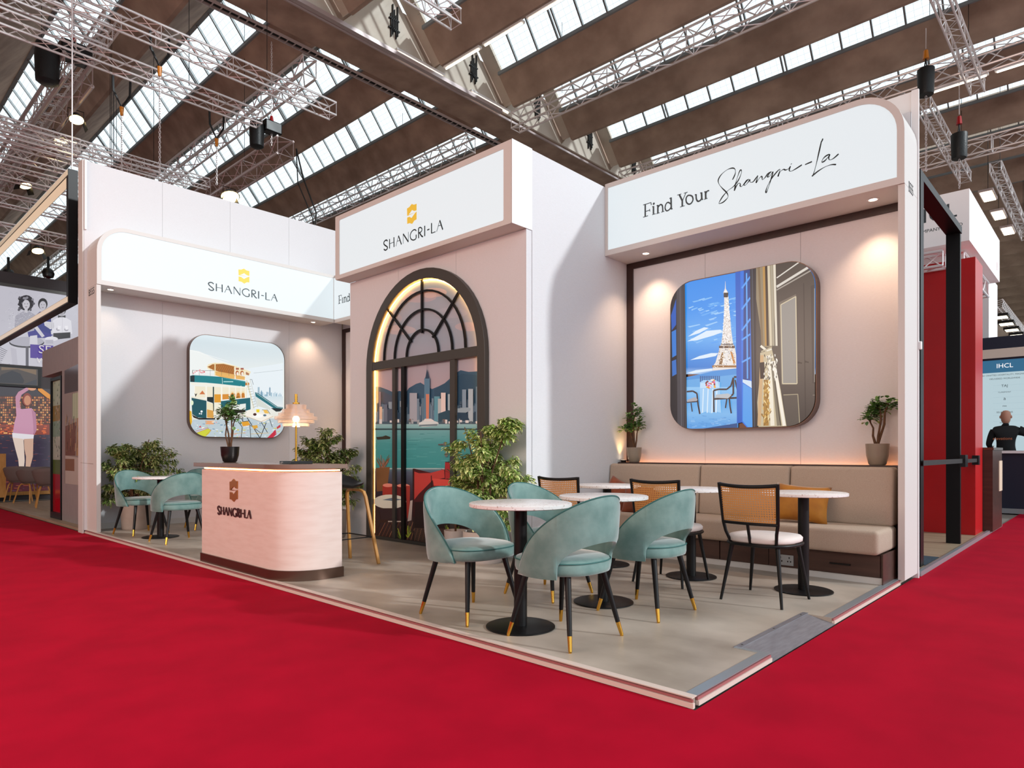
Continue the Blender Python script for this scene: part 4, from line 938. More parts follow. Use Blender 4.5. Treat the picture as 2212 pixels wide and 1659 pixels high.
# ------------------------------------------------------------------ cane-backed chairs
def cane_chair(loc, rz, label):
    t = thing('cane_chair', label, 'chair', loc, rz, 'black cane-backed chairs')
    n = 36
    def sup(r, k, e=.75):
        a = 2 * PI * k / n; c, s = math.cos(a), math.sin(a)
        return (math.copysign(abs(c) ** e, c) * r, math.copysign(abs(s) ** e, s) * r)
    mb = MB(); lay = [(.225, .425), (.236, .432), (.238, .455), (.225, .470), (.15, .478), (.001, .480)]
    vs = [(x, y, z) for r, z in lay for x, y in (sup(r, k) for k in range(n))]
    mb.add(vs, [(i * n + k, i * n + (k + 1) % n, (i + 1) * n + (k + 1) % n, (i + 1) * n + k) for i in range(len(lay) - 1) for k in range(n)] + [tuple(reversed(range(n)))])
    obj('seat', mb, M['cushionwhite'], t, smooth=60)
    obj('seat_frame', MB().tube([(*sup(.235, k), .413) for k in range(n)], .012, 8, True), M['black'], t, smooth=50)
    bow = lambda y: -.045 * (1 - (y / .21) ** 2)
    bx = lambda z: -.215 - (z - .43) * .14
    N_ = 14
    top = [(bx(.83) + bow(y), y, .835 - .012 * (1 - (y / .21) ** 2) + .0) for y in [-.212 + .424 * i / N_ for i in range(N_ + 1)]]
    bot = [(bx(.565) + bow(y) * .8, y, .565) for y in [-.198 + .396 * i / N_ for i in range(N_ + 1)]]
    obj('top_rail', MB().tube(top, .0125, 8), M['black'], t, smooth=50); obj('lower_rail', MB().tube(bot, .011, 8), M['black'], t, smooth=50)
    for s in (-1, 1): obj('back_post', MB().tube([(-.185, .165 * s, .415), (bx(.5), .185 * s, .50), (bx(.565), .198 * s, .565), (bx(.83), .212 * s, .845)], [.011, .012, .0125, .0135], 8), M['black'], t, smooth=50)
    obj('centre_post', MB().cyl((-.225, 0, .415), (bx(.565) - .036, 0, .565), .011, n=8), M['black'], t, smooth=50)
    mb = MB(); vs = []
    for j in range(7):
        f = j / 6
        for i in range(N_ + 1): vs.append(tuple(Vector(bot[i]).lerp(Vector(top[i]), f)))
    W = N_ + 1; mb.add(vs, [(j * W + i, j * W + i + 1, (j + 1) * W + i + 1, (j + 1) * W + i) for j in range(6) for i in range(N_)])
    obj('cane_panel', mb, M['cane'], t, smooth=60)
    for sx in (1, -1):
        for sy in (1, -1): obj('leg', MB().cyl((.165 * sx, .165 * sy, .41), (.228 * sx, .222 * sy, 0), .0165, .0095, 12), M['black'], t, smooth=40)
    return t
cc = cane_chair((4.71, 1.885, ZF), R_(-3), 'black cane-backed chair at the right end of the bench, its woven back in full view')
cct = kids(cc)
dup(cc, (4.85, 2.72, ZF), R_(1), 'black cane-backed chair in the middle of the three, behind a teal chair', tree=cct)
dup(cc, (4.79, 3.66, ZF), R_(3), 'black cane-backed chair furthest left, in front of the white side wall', tree=cct)

# ------------------------------------------------------------------ round tables
def round_table(loc, label):
    t = thing('round_table', label, 'table', loc, 0, 'round terrazzo pedestal tables')
    r = .312
    obj('tabletop', MB().lathe([(r - .008, .730), (r, .734), (r, .752), (r - .006, .756)], 56), M['terrazzo'], t, smooth=35)
    obj('underplate', MB().lathe([(.15, .722), (.15, .7295)], 28), M['black'], t, smooth=35)
    obj('pedestal', MB().lathe([(.040, .012), (.040, .7215)], 28), M['black'], t, smooth=35)
    obj('base', MB().lathe([(.205, 0), (.21, .002), (.21, .008), (.204, .011), (.0, .0118)], 48), M['black'], t, smooth=35)
    return t
rt = round_table((2.955, 2.675, ZF), 'round white terrazzo table nearest the camera, among teal velvet chairs'); rtt = kids(rt)
for x, y, lb_ in ((3.84, 2.685, 'round white terrazzo table in the middle, between two teal velvet chairs'),
                  (5.15, 3.56, 'round white terrazzo table at the left end of the bench, by the white wall'),
                  (5.14, 2.69, 'round white terrazzo table in front of the middle of the bench'),
                  (5.20, 1.785, 'round white terrazzo table at the right end of the bench, by the mustard cushion'),
                  (3.02, 8.80, 'small round terrazzo table left of the reception counter, beside the ficus')):
    dup(rt, (x, y, ZF), 0, lb_, tree=rtt)

# ------------------------------------------------------------------ bar stool
st = thing('bar_stool', 'oak bar stool with black moulded seat behind the reception counter', 'stool', (3.46, 5.41, ZF), R_(-90))
mb = MB(); n = 28; lay = []
for r, base_ in ((.0, 0), (.06, .001), (.12, .004), (.165, .012), (.195, .03)): lay.append((r, base_))
vs = []; 
for sgn in (1, 0):
    for r, h in lay:
        for k in range(n):
            a = 2 * PI * k / n; c, s = math.cos(a), math.sin(a)
            back = max(0, -c) ** 1.5
            z = .715 + h + (.11 * back + .018 * abs(s)) * (r / .195) ** 3
            vs.append((r * c * 1.0 - .02 * back * (r / .195), r * s * 1.02, z + (.012 if sgn else 0)))
L_ = len(lay); fs = []
for i in range(L_ - 1):
    for k in range(n):
        k2 = (k + 1) % n
        fs.append((i * n + k, i * n + k2, (i + 1) * n + k2, (i + 1) * n + k)); o = L_ * n
        fs.append((o + i * n + k, o + (i + 1) * n + k, o + (i + 1) * n + k2, o + i * n + k2))
for k in range(n): k2 = (k + 1) % n; fs.append(((L_ - 1) * n + k, (L_ - 1) * n + k2, L_ * n + (L_ - 1) * n + k2, L_ * n + (L_ - 1) * n + k))
mb.add(vs, fs); obj('seat', mb, M['blackplastic'], st, smooth=60)
for sy in (1, -1):
    for sx in (1, -1):
        pth = [(.0 * sx, .135 * sy, .700), (.09 * sx, .14 * sy, .700), (.135 * sx, .148 * sy, .683), (.155 * sx, .155 * sy, .64), (.24 * sx, .245 * sy, .0)]
        mb = MB(); vs = []
        sm = smooth_path3 if 0 else None
        P_ = [Vector(p) for p in pth]
        for i, p in enumerate(P_):
            d = (P_[min(i + 1, 4)] - P_[max(i - 1, 0)]).normalized(); yv = Vector((0, 1, 0)); nn = d.cross(yv).normalized()
            for a_, b_ in ((-.015, -.012), (.015, -.012), (.015, .012), (-.015, .012)): vs.append(p + yv * a_ + nn * b_)
        fs = [(i * 4 + k, i * 4 + (k + 1) % 4, (i + 1) * 4 + (k + 1) % 4, (i + 1) * 4 + k) for i in range(4) for k in range(4)] + [(3, 2, 1, 0), (16, 17, 18, 19)]
        mb.add(vs, fs); obj('leg', mb, M['oak'], st, bevel=.004)
obj('footrest', MB().tube([(.2, .2, .26), (-.2, .2, .26), (-.2, -.2, .26), (.2, -.2, .26)], .006, 6, True), M['black'], st)

# ------------------------------------------------------------------ bench along the back wall
bn = thing('upholstered_bench', 'long beige upholstered wall bench on a walnut plinth below the tower picture', 'bench', (0, 0, 0))
obj('plinth', MB().box(5.84, 6.40, 1.40, 4.283, .095, .278), M['plinth'], bn)
obj('plinth_base', MB().box(5.835, 6.40, 1.395, 4.283, .041, .094), M['frame'], bn)
obj('end_panel', MB().box(5.815, 6.41, 1.386, 1.394, .041, .285), M['plinth'], bn)
for a, b_ in ((1.41, 2.00), (2.30, 2.75), (2.76, 3.52), (3.53, 4.28)):
    d = obj('drawer_front', MB().box(5.822, 5.8385, a, b_, .10, .272), M['plinth'], bn)
    if b_ - a > .5: c_ = (a + b_) / 2; obj('handle', MB().box(5.808, 5.8215, c_ - .08, c_ + .08, .172, .184), M['black'], d)
obj('drawer_front', MB().box(5.822, 5.8385, 2.005, 2.295, .10, .272), M['plinth'], bn)
so = obj('socket_outlet', MB().box(5.812, 5.8215, 2.08, 2.225, .115, .205), M['trimgrey'], bn, label='grey double socket outlet')
for y in (2.115, 2.19):
    for dy, dz in ((0, .022), (-.012, -.01), (.012, -.01)): obj('socket_hole', MB().box(5.810, 5.8125, y + dy - .005, y + dy + .005, .16 + dz - .006, .16 + dz + .006), M['black'], so)
def cushion(x0, x1, y0, y1, z0, z1, r=.035, slant=0):
    mb = MB().box(x0, x1, y0, y1, z0, z1)
    if slant: mb.v = [(x + (slant if z > (z0 + z1) / 2 and x < (x0 + x1) / 2 else 0), y, z) for x, y, z in mb.v]
    o = obj('cushion', mb, M['sofa'], bn)
    md = o.modifiers.new('bevel', 'BEVEL'); md.width = r; md.segments = 4
    o.data.polygons.foreach_set('use_smooth', [True] * 6); return o
o = cushion(5.715, 6.30, 1.395, 4.28, .284, .478); o.name = 'seat_cushion'
for a, b_ in ((1.405, 2.262), (2.268, 3.165), (3.171, 4.278)): o = cushion(6.19, 6.405, a, b_, .470, .972, .03, .05); o.name = 'back_cushion'
obj('ledge', MB().box(6.41, 6.565, 1.37, 4.28, .945, .985), M['darktrim'], bn)
obj('light_strip', MB().cyl((6.583, 1.42, .925), (6.583, 4.24, .925), .006, n=6), M['ledwall'], bn)
obj('ledge_support', MB().box(6.43, 6.565, 1.38, 4.19, .041, .944), M['plinth'], bn)
sh = tag(obj('wall_shelf', MB().box(6.30, 6.598, 7.37, 10.22, .94, .99), M['darktrim']), 'dark wood ledge at the back of the recess behind the block', 'shelf')

def throw_pillow(loc, rot, s, m, label):
    n = 14; mb = MB(); vs = []
    for sg in (1, -1):
        for i in range(n + 1):
            for j in range(n + 1):
                u, v = 2 * i / n - 1, 2 * j / n - 1
                pin = 1 - .10 * (1 - abs(u) ** 2) * abs(v) ** 3; pin2 = 1 - .10 * (1 - abs(v) ** 2) * abs(u) ** 3
                h = .075 * ((1 - u ** 4) * (1 - v ** 4)) ** .55
                vs.append((sg * h, u * s[0] / 2 * pin2 if 0 else u * s[0] / 2 * (1 - .09 * (1 - v * v)), v * s[1] / 2 * (1 - .09 * (1 - u * u))))
    W = n + 1; o = W * W; fs = []
    for i in range(n):
        for j in range(n):
            a = i * W + j; fs.append((a, a + W, a + W + 1, a + 1)); fs.append((o + a, o + a + 1, o + a + W + 1, o + a + W))
    for i in range(n):
        for a, b_ in (((i) * W, (i + 1) * W), (i * W + n, (i + 1) * W + n), (i, i + 1), (n * W + i, n * W + i + 1)): fs.append((a, b_, o + b_, o + a))
    mb.add(vs, fs); p = tag(obj('throw_pillow', mb, m, None, 70, loc=loc), label, 'cushion'); p.rotation_euler = rot
throw_pillow((6.03, 2.085, .645), (R_(4), R_(16), R_(8)), (.46, .34), M['mustard'], 'mustard velvet cushion near the right end of the bench')
throw_pillow((6.04, 4.03, .62), (R_(20), R_(16), R_(-4)), (.40, .36), M['rust'], 'rust velvet cushion at the left end of the bench, tipped on a corner')
throw_pillow((5.90, 3.66, .60), (R_(0), R_(20), R_(4)), (.42, .32), M['rust'], 'rust velvet cushion behind the left tables, leaning on its neighbour')

# ------------------------------------------------------------------ plants
def leafmb(mb, p, d, up, L, W, col, fold=.25, edge=None):
    d = Vector(d).normalized(); s = d.cross(Vector(up)); s = s.normalized() if s.length > 1e-4 else Vector((1, 0, 0)); n = s.cross(d)
    p = Vector(p); pts = [p, p + d * L * .35 + s * W / 2 + n * fold * W, p + d * L * .75 + s * W * .38 + n * fold * W * .5, p + d * L - n * L * .12,
                          p + d * L * .75 - s * W * .38 + n * fold * W * .5, p + d * L * .35 - s * W / 2 + n * fold * W, p + d * L * .5]
    mb.add(pts, [(0, 1, 6), (1, 2, 6), (2, 3, 6), (3, 4, 6), (4, 5, 6), (5, 0, 6)])
    e = edge or col
    mb.fc += [col, e, e, e, e, e, col]
def rdir(rng, zmin=-1):
    while 1:
        v = Vector((rng.uniform(-1, 1), rng.uniform(-1, 1), rng.uniform(zmin, 1)))
        if .1 < v.length < 1: return v.normalized()
def ficus(label, loc, pot, height, spread, seed, nleaf, zlow=.35, m=None, dark=1.0, xmax=9, ymax=99, xmin=-9):
    lim = (xmax - loc[0], ymax - loc[1])
    rng = random.Random(seed); t = thing('potted_ficus', label, 'plant', loc)
    r, h = pot
    obj('pot', MB().lathe([(r * .86, 0), (r * .93, .02), (r, h * .75), (r, h), (r - .018, h), (r - .02, h - .05), (0, h - .05)], 32), m or M['pot'], t, smooth=40)
    obj('soil', MB().lathe([(0, h - .045), (r - .021, h - .048)], 20), M['soil'], t)
    tips = []; br = MB()
    for i in range(5):
        a = rng.uniform(0, 6.28); x, y = .05 * math.cos(a), .05 * math.sin(a); z1 = height * rng.uniform(.7, .92)
        tip = (spread * .42 * math.cos(a), spread * .42 * math.sin(a), z1)
        br.tube([(x, y, h - .05), (x * 1.5, y * 1.5, (h + z1) / 2), tip], [.014, .010, .005], 6)
        for j in range(13):
            f = rng.uniform(.12, 1); b0 = Vector((x, y, h)).lerp(Vector(tip), f); d = rdir(rng, -.2); env = math.sin(PI * min(1, .18 + .8 * f)) * spread
            b1 = b0 + Vector((d.x, d.y, d.z * .7)) * env * rng.uniform(.45, .95); b1.z = max(b1.z, h + .02); b1.x = min(b1.x, lim[0] - .03); b1.y = min(b1.y, lim[1] - .03); br.tube([b0, (b0 + b1) / 2 + Vector((0, 0, .03)), b1], [.005, .004, .002], 4); tips.append((b0, b1))
    obj('branches', br, M['bark'], t, smooth=50)
    mb = MB(); per = nleaf // len(tips)
    for b0, b1 in tips:
        for _ in range(per):
            f = rng.uniform(.25, 1.08); p = b0.lerp(b1, f) + rdir(rng) * rng.uniform(.0, .055); d = rdir(rng); d.z = -abs(d.z) * .75 - .1; d = d + (b1 - b0).normalized() * .6
            g = rng.random(); pale = rng.random() < .55
            c = (.09 + .08 * g, .15 + .12 * g, .03 + .02 * g); e = (.55 + .25 * g, .58 + .22 * g, .24 + .12 * g) if pale else (c[0] * 1.3, c[1] * 1.3, c[2] * 1.2)
            c = tuple(q * dark for q in c); e = tuple(q * dark for q in e)
            if p.x > lim[0]: p.x = lim[0] - rng.uniform(0, .1)
            if p.x < xmin - loc[0]: p.x = xmin - loc[0] + rng.uniform(0, .1)
            if p.y > lim[1]: p.y = lim[1] - rng.uniform(0, .1)
            leafmb(mb, p, d, (0, 0, 1), rng.uniform(.052, .078), rng.uniform(.022, .031), c, .2, e)
    o = obj('foliage', mb, M['leaf'], t); o['kind'] = 'stuff'
    return t
ficus('bushy variegated ficus in a taupe planter at the left pier', (3.12, 10.02, ZF), (.19, .36), 1.36, .66, 11, 6500, m=M['pot'], dark=.8, ymax=10.24, xmin=2.74)
ficus('variegated ficus in a pale planter left of the arched window', (4.48, 7.22, ZF), (.17, .34), 1.44, .58, 12, 6500, m=M['pot'], dark=.8, xmax=4.74)
ficus('large pale variegated ficus in a white planter right of the arched window', (4.47, 4.53, ZF), (.20, .30), 1.54, .60, 13, 9000, m=M['potwhite'], dark=1.35, xmax=4.74)
ag = thing('spiky_plant', 'small spiky dark-leaved plant beside the large ficus', 'plant', (4.55, 5.02, ZF))
obj('pot', MB().lathe([(.10, 0), (.12, .26), (.105, .26), (.10, .22), (0, .22)], 24), M['potwhite'], ag, smooth=40)
obj('stem', MB().cyl((0, 0, .2), (0, 0, .82), .012, .010, 8), M['bark'], ag)
rng = random.Random(4)
for i in range(16):
    a = rng.uniform(0, 6.28); el = rng.uniform(.3, 1.4); d = Vector((math.cos(a) * math.cos(el), math.sin(a) * math.cos(el), math.sin(el)))
    mb = MB(); L__ = rng.uniform(.22, .32); s = d.cross(Vector((0, 0, 1))).normalized() * .009
    p = Vector((0, 0, .82)); mb.add([p - s * .5, p + s * .5, p + d * L__ * .6 + s, p + d * L__ * .6 - s, p + d * L__ - Vector((0, 0, .03))], [(0, 1, 2, 3), (3, 2, 4)]); mb.fc += [(.05, .07, .035)] * 5
    obj('leaf', mb, M['leaf'], ag)
def bonsai(label, loc, pr, ph, m, height, stems, seed, clump=.075, potprof=None, nl=26, kind='money'):
    rng = random.Random(seed); t = thing('potted_plant', label, 'plant', loc)
    obj('pot', MB().lathe(potprof or [(pr * .62, 0), (pr * .75, .012), (pr * .93, ph * .45), (pr, ph), (pr - .012, ph), (pr - .014, ph - .02), (0, ph - .02)], 32), m, t, smooth=40)
    obj('soil', MB().lathe([(0, ph - .012), (pr - .015, ph - .016)], 20), M['soil'], t)
    mb = MB(); tr_ = []
    for path, rad in stems:
        q = [(x, y, z) for x, y, z in path]; tr_.append(q[-1]); obj('stem', MB().tube(q, rad, 7), M['bark'], t, smooth=60)
        for _ in range(4):
            b0 = Vector(q[-2]).lerp(Vector(q[-1]), rng.uniform(.2, 1)); b1 = b0 + rdir(rng, .0) * rng.uniform(.04, .09); mb.tube([b0, b1], [.004, .002], 4); tr_.append(tuple(b1))
    obj('twigs', mb, M['bark'], t)
    mb = MB()
    for c in tr_:
        c = Vector(c)
        for _ in range(nl):
            d = rdir(rng, -.5); p = c + d * rng.uniform(0, clump * .7); g = rng.random(); col = (.05 + .06 * g, .12 + .11 * g, .03 + .02 * g)
            leafmb(mb, p, (d.x, d.y, d.z * .5 + .05), (0, 0, 1), rng.uniform(.034, .05), rng.uniform(.03, .042), col, .12, tuple(q * 1.5 for q in col))
    o = obj('foliage', mb, M['leaf'], t); o['kind'] = 'stuff'; return t
pk = mat('grey_beige_ceramic_pot', '#8f8272', .35)
bonsai('small bushy plant in a grey ceramic pot at the left end of the bench ledge', (6.475, 4.10, .986), .085, .17, pk, .6,
       [([(0, 0, .15), (.005, .02, .24), (0, .05, .34), (0, .04, .40)], [.011, .009, .007, .005]), ([(0, -.01, .15), (0, -.03, .25), (.01, -.03, .33), (0, -.06, .42)], [.011, .009, .007, .005]), ([(.01, 0, .15), (-.01, -.005, .28), (0, .01, .46), (0, -.01, .54)], [.010, .009, .006, .004])], 21, .08, nl=22)
bonsai('tall-stemmed plant in a grey ceramic pot at the right end of the bench ledge', (6.46, 1.585, .986), .095, .19, pk, .6,
       [([(0, 0, .17), (.005, -.03, .28), (0, -.055, .36), (0, -.06, .47), (0, -.09, .54)], [.012, .011, .010, .008, .005]), ([(0, .01, .17), (0, .035, .26), (.01, .035, .33), (0, .075, .42)], [.013, .010, .008, .005]), ([(.01, 0, .17), (-.01, -.01, .26), (0, -.03, .40), (0, -.02, .52)], [.012, .010, .008, .005])], 22, .08, nl=24)
bonsai('plant with long bare stems in a black pot on the reception counter', (2.86, 6.47, 1.0005), .088, .155, M['potblack'], .55,
       [([(0, 0, .13), (.0, .03, .28), (-.01, .07, .40), (0, .13, .48)], [.009, .008, .006, .004]), ([(0, -.01, .13), (.01, -.04, .28), (0, -.08, .38), (.01, -.13, .45)], [.009, .008, .006, .004]), ([(.01, 0, .13), (.02, .0, .3), (.02, .01, .44), (.02, .0, .54)], [.009, .008, .006, .004]), ([(-.01, 0, .13), (-.03, .03, .27), (-.02, .02, .40), (-.02, -.03, .50)], [.008, .007, .005, .004])], 23, .085, nl=15)
# ------------------------------------------------------------------ trusses, hoists and lamps under the roof
def truss(label, p0, p1, size=.29, cr=.024, br=.009, pitch=None, group=None, name='box_truss', m=None, height=None, hang=True):
    p0 = Vector(p0); p1 = Vector(p1); d = p1 - p0; L = d.length; d.normalize()
    up = Vector((0, 0, 1)); s = d.cross(up).normalized(); h = (height or size) / 2; w = size / 2
    t = thing(name, label, 'truss', p0, 0, group)
    cs_ = [(-w, -h), (w, -h), (w, h), (-w, h)]
    m = m or M['alu']
    for a, b in cs_: obj('chord', MB().cyl(s * a + up * b, s * a + up * b + d * L, cr, n=7), m, t, smooth=50)
    pitch = pitch or size * 1.15; n = max(2, int(L / pitch)); mb = MB(); q = lambda k, f: s * cs_[k % 4][0] + up * cs_[k % 4][1] + d * f
    for i in range(n):
        f0, f1 = L * i / n, L * (i + 1) / n
        for k in range(4):
            a, b = (k, k + 1) if i % 2 == 0 else (k + 1, k)
            mb.cyl(q(a, f0), q(b, f1), br, n=4, caps=False)
            if i % 4 == 0 or i == n - 1: mb.cyl(q(k, f0 if i < n - 1 else f1), q(k + 1, f0 if i < n - 1 else f1), br, n=4, caps=False)
    o = obj('lacing', mb, m, t); o['kind'] = 'stuff'
    if hang and p0.z > 6:
        for f in (.12, .88): obj('hanger', MB().cyl(d * (L * f) + up * h, d * (L * f) + up * (13.0 - p0.z), .007, n=4), M['cable'], t)
    return t
def tx(u, v, z, x2, label, **k):          # truss along x, ending where the photograph shows its end
    x, y = onz(u, v, z); return truss(label, (min(x, x2), y, z), (max(x, x2), y, z), **k)
def ty(u, v, z, y2, label, **k):
    x, y = onz(u, v, z); return truss(label, (x, min(y, y2), z), (x, max(y, y2), z), **k)
tx(719, 240, 9.0, -5, 'long box truss above the left wall, its open end left of the centre sign')
tx(560, 258, 9.0, -6, 'second long box truss, further left and lower, crossing the hoist truss')
tx(449, 398, 8.6, -4, 'slim box truss just above the top edge of the white left wall', size=.24, cr=.018, br=.008)
ty(170, 150, 9.4, 44, 'heavy box truss with floodlights coming toward the left edge of the picture', size=.52, cr=.042, br=.012, m=M['aludark'])
ty(617, 318, 8.7, 34, 'heavy box truss hanging below the black hoist', size=.42, cr=.028, br=.011, m=M['aludark'])
tx(985, 42, 9.8, -4, 'short box truss end showing at the top beside the concrete beam')
tx(238, 78, 9.7, -6, 'box truss in the top left corner, nearest the camera')
ty(245, 40, 10.2, 40, 'box truss running away along the upper left corner')
tx(170, 320, 8.2, -8, 'box truss at the left edge below the heavy floodlight truss')
for i, (v, z) in enumerate(((395, 8.4), (430, 8.2), (470, 8.0), (520, 7.8), (575, 6.6))):
    tx(400 + 0 * i, v, z, -8, ['uppermost', 'second', 'third', 'fourth', 'lowest'][i] + ' of the distant trusses behind the black hanging frame', cr=.022)
tx(2112, 190, 10.5, 9, 'box truss hanging at the upper right, above the weight bags')
x_, y_ = onz(1995, 225, 10.0); x2_, _ = onz(2083, 385, 10.0)
truss('box truss right of the rounded portal, starting at the black weight bag', (x_, y_, 10.0), (x2_, y_, 10.0))
x_, y_ = onz(2150, 360, 10.0); truss('box truss near the right edge, held by two black slings', (x_, y_, 10.0), (x_ + 9, y_, 10.0))
for k, ya, yb, lb_ in ((1, -1.5, 13.1, 'slim roof girder right of the beam, above the centre sign'), (3, -1.5, 13.1, 'slim roof girder with fluorescent tubes above the right portal'), (5, -1.5, 13.1, 'slim roof girder seen above the far right of the hall'),
                       (-1, 15.0, 44, 'slim roof girder left of the beam, upper left of the hall'), (1, 15.0, 44, 'slim roof girder left of the beam, above the centre sign'), (3, 15.0, 44, 'slim roof girder left of the beam, furthest right')):
    truss(lb_, (XK + PER * k, ya, 10.82), (XK + PER * k, yb, 10.82), size=.36, height=.46, cr=.028, br=.014, pitch=.55, name='roof_girder')
ORD = ['first', 'second', 'third', 'fourth', 'fifth', 'sixth', 'seventh', 'eighth', 'last']
def tubes(x, z, ys, label, group):
    for i, y in enumerate(ys):
        t = tag(obj('tube_light', MB().box(-.06, .06, -.66, .66, 0, .05), M['white'], None, loc=(x, y, z)), ORD[i] + ' ' + label, 'light', group)
        obj('tube', MB().cyl((0, -.62, -.02), (0, .62, -.02), .016, n=8), M['tubelight'], t)
tubes(XK + PER * 3 + .28, 10.55, [11.8 - 1.45 * i for i in range(9)], 'tube light from the concrete beam, under the girder over the right portal', 'tube lights under the girder')
tubes(XK + PER * 0 + .02, 11.2, [12.4, 10.95, 9.5], 'tube light from the concrete beam, on the rib between white gables', 'tube lights on the rib')
tubes(XK + PER * -3, 11.2, [26, 24.4, 21.5], 'tube light from the left on the rib in the upper left corner', 'tube lights in the upper left corner')
for i, (x, lb_) in enumerate(((11.0, 'left'), (13.6, 'right'))):
    t = tag(obj('tube_light', MB().box(-.8, .8, -.06, .06, 0, .06), M['white'], None, loc=(x, 13.50, 11.30)), 'fluorescent batten at the foot of the gables, the %s one' % lb_, 'light'); obj('tube', MB().cyl((-.75, 0, -.02), (.75, 0, -.02), .018, n=8), M['tubelight'], t)
ctr = thing('cable_tray', 'perforated cable tray running along the left side of the concrete beam', 'cable tray', (0, 14.98, 11.15))
obj('side_rail', MB().box(2, 24, -.11, -.09, 0, .07), M['aludark'], ctr); obj('side_rail', MB().box(2, 24, .09, .11, 0, .07), M['aludark'], ctr)
mb = MB()
for i in range(110): mb.box(2 + i * .2, 2.03 + i * .2, -.088, .088, .01, .02)
o = obj('rungs', mb, M['aludark'], ctr); o['kind'] = 'stuff'; obj('cable', MB().tube([(2, .0, .045), (12, .02, .045), (24, 0, .045)], .03, 6), M['cable'], ctr)
tag(obj('conduit', MB().box(3, 14, 13.38, 13.50, 11.12, 11.22).box(3, 30, 13.54, 13.58, 11.1, 11.16), M['aludark']), 'grey metal trunking along the right side of the concrete beam', 'trunking')['label']

def chain(mb, p0, p1, L=.062, r=.006):
    p0 = Vector(p0); p1 = Vector(p1); d = (p1 - p0); n = int(d.length / (L * .78)); d.normalize(); a = d.orthogonal().normalized(); b = d.cross(a)
    for i in range(n):
        c = p0 + d * (L * .78 * (i + .5)); s = a if i % 2 else b
        mb.tube([c + d * (L / 2 * math.cos(t)) + s * (L * .3 * math.sin(t)) for t in [PI * k / 3 for k in range(6)]], r, 4, True)
def sling(label, u, v0, v1, z, vend=None, zend=None, group=None):
    x, y = onz(u, v0, z); w = x * FW[0] + y * FW[1]
    t = thing('chain_sling', label, 'sling', (x, y, z), 0)
    obj('strap', MB().tube([(-.17, 0, .2), (-.16, 0, -.12), (0, 0, -.42), (.16, 0, -.12), (.17, 0, .2)], .026, 4), M['blackfabric'], t)
    obj('hook', MB().cyl((0, 0, -.42), (0, 0, -.60), .045, .03, 8), M['orange'], t)
    zb_ = EYE + (HY - vend) / FP * w
    mb = MB(); chain(mb, (0, 0, -.6), (0, 0, zb_ - z)); o = obj('chain', mb, M['alu'], t); o['kind'] = 'stuff'
sling('black sling and orange hook with a long chain, nearest the concrete beam', 345, 98, 0, 9.0, 385)
sling('black sling and orange hook on the second truss, left of the long chain', 263, 190, 0, 9.0, 372)
sling('black sling and chain on the second truss, left of the black hoist', 468, 262, 0, 9.0, 400)
def hoist(label, u, v, z, up=1.6, down=0, motor='blackplastic', bag=True, hookc='redpaint', sc=1.0):
    x, y = onz(u, v, z); t = thing('chain_hoist', label, 'hoist', (x, y, z))
    mb = MB().box(-.14 * sc, .30 * sc, -.13 * sc, .13 * sc, -.02, .26 * sc); obj('motor', mb, M[motor], t, bevel=.03)
    if bag: obj('chain_bag', MB().lathe([(.10 * sc, -.62 * sc), (.16 * sc, -.58 * sc), (.175 * sc, -.2 * sc), (.15 * sc, .02 * sc), (.13 * sc, .02 * sc), (.12 * sc, -.1 * sc)], 12, (-.30 * sc, 0, .12)), M['blackfabric'], t, smooth=50)
    obj('hook', MB().cyl((.08, 0, .26 * sc), (.08, 0, .42 * sc), .06, .03, 8), M[hookc], t)
    mb = MB(); chain(mb, (.08, 0, .42 * sc), (.08, 0, up)); 
    if down: chain(mb, (.08, 0, -.02), (.08, 0, -down))
    o = obj('chain', mb, M['alu'], t); o['kind'] = 'stuff'; return t
hoist('black chain hoist with long black chain bag above the heavy truss', 580, 285, 9.0, 2.3, .35)
hoist('large black chain hoist at the end of the floodlight truss, upper left', 150, 128, 9.7, 1.6, .2, sc=1.35)
for lb_, u, v, z, dn, hk in (('black weight bag hoist beside the rounded right portal, orange hook', 2000, 150, 10.3, 0, 'orange'), ('black weight bag hoist above the white hanging box, red hook', 2072, 290, 9.2, 0, 'redpaint')):
    x, y = onz(u, v, z); w = x * FW[0] + y * FW[1]; t = thing('weight_bag_hoist', lb_, 'hoist', (x, y, z))
    obj('chain_bag', MB().lathe([(.16, -.62), (.17, -.6), (.185, 0), (.17, 0), (.16, -.1)], 14), M['blackfabric'], t, smooth=50)
    obj('hook', MB().cyl((0, 0, .25), (0, 0, .45), .07, .05, 8), M[hk], t); obj('strap', MB().cyl((-.15, 0, 0), (0, 0, .27), .015, n=5).cyl((.15, 0, 0), (0, 0, .27), .015, n=5), M['cable'], t)
    vb = 372 if u < 2050 else 408; zb_ = EYE + (HY - vb) / FP * w
    mb = MB(); chain(mb, (.02, 0, -.63), (.02, 0, zb_ - z), .08, .008); mb.cyl((0, 0, .5), (0, 0, 11.29 - z), .01, n=5); o = obj('chain', mb, M['alu'], t); o['kind'] = 'stuff'
FLC = 0
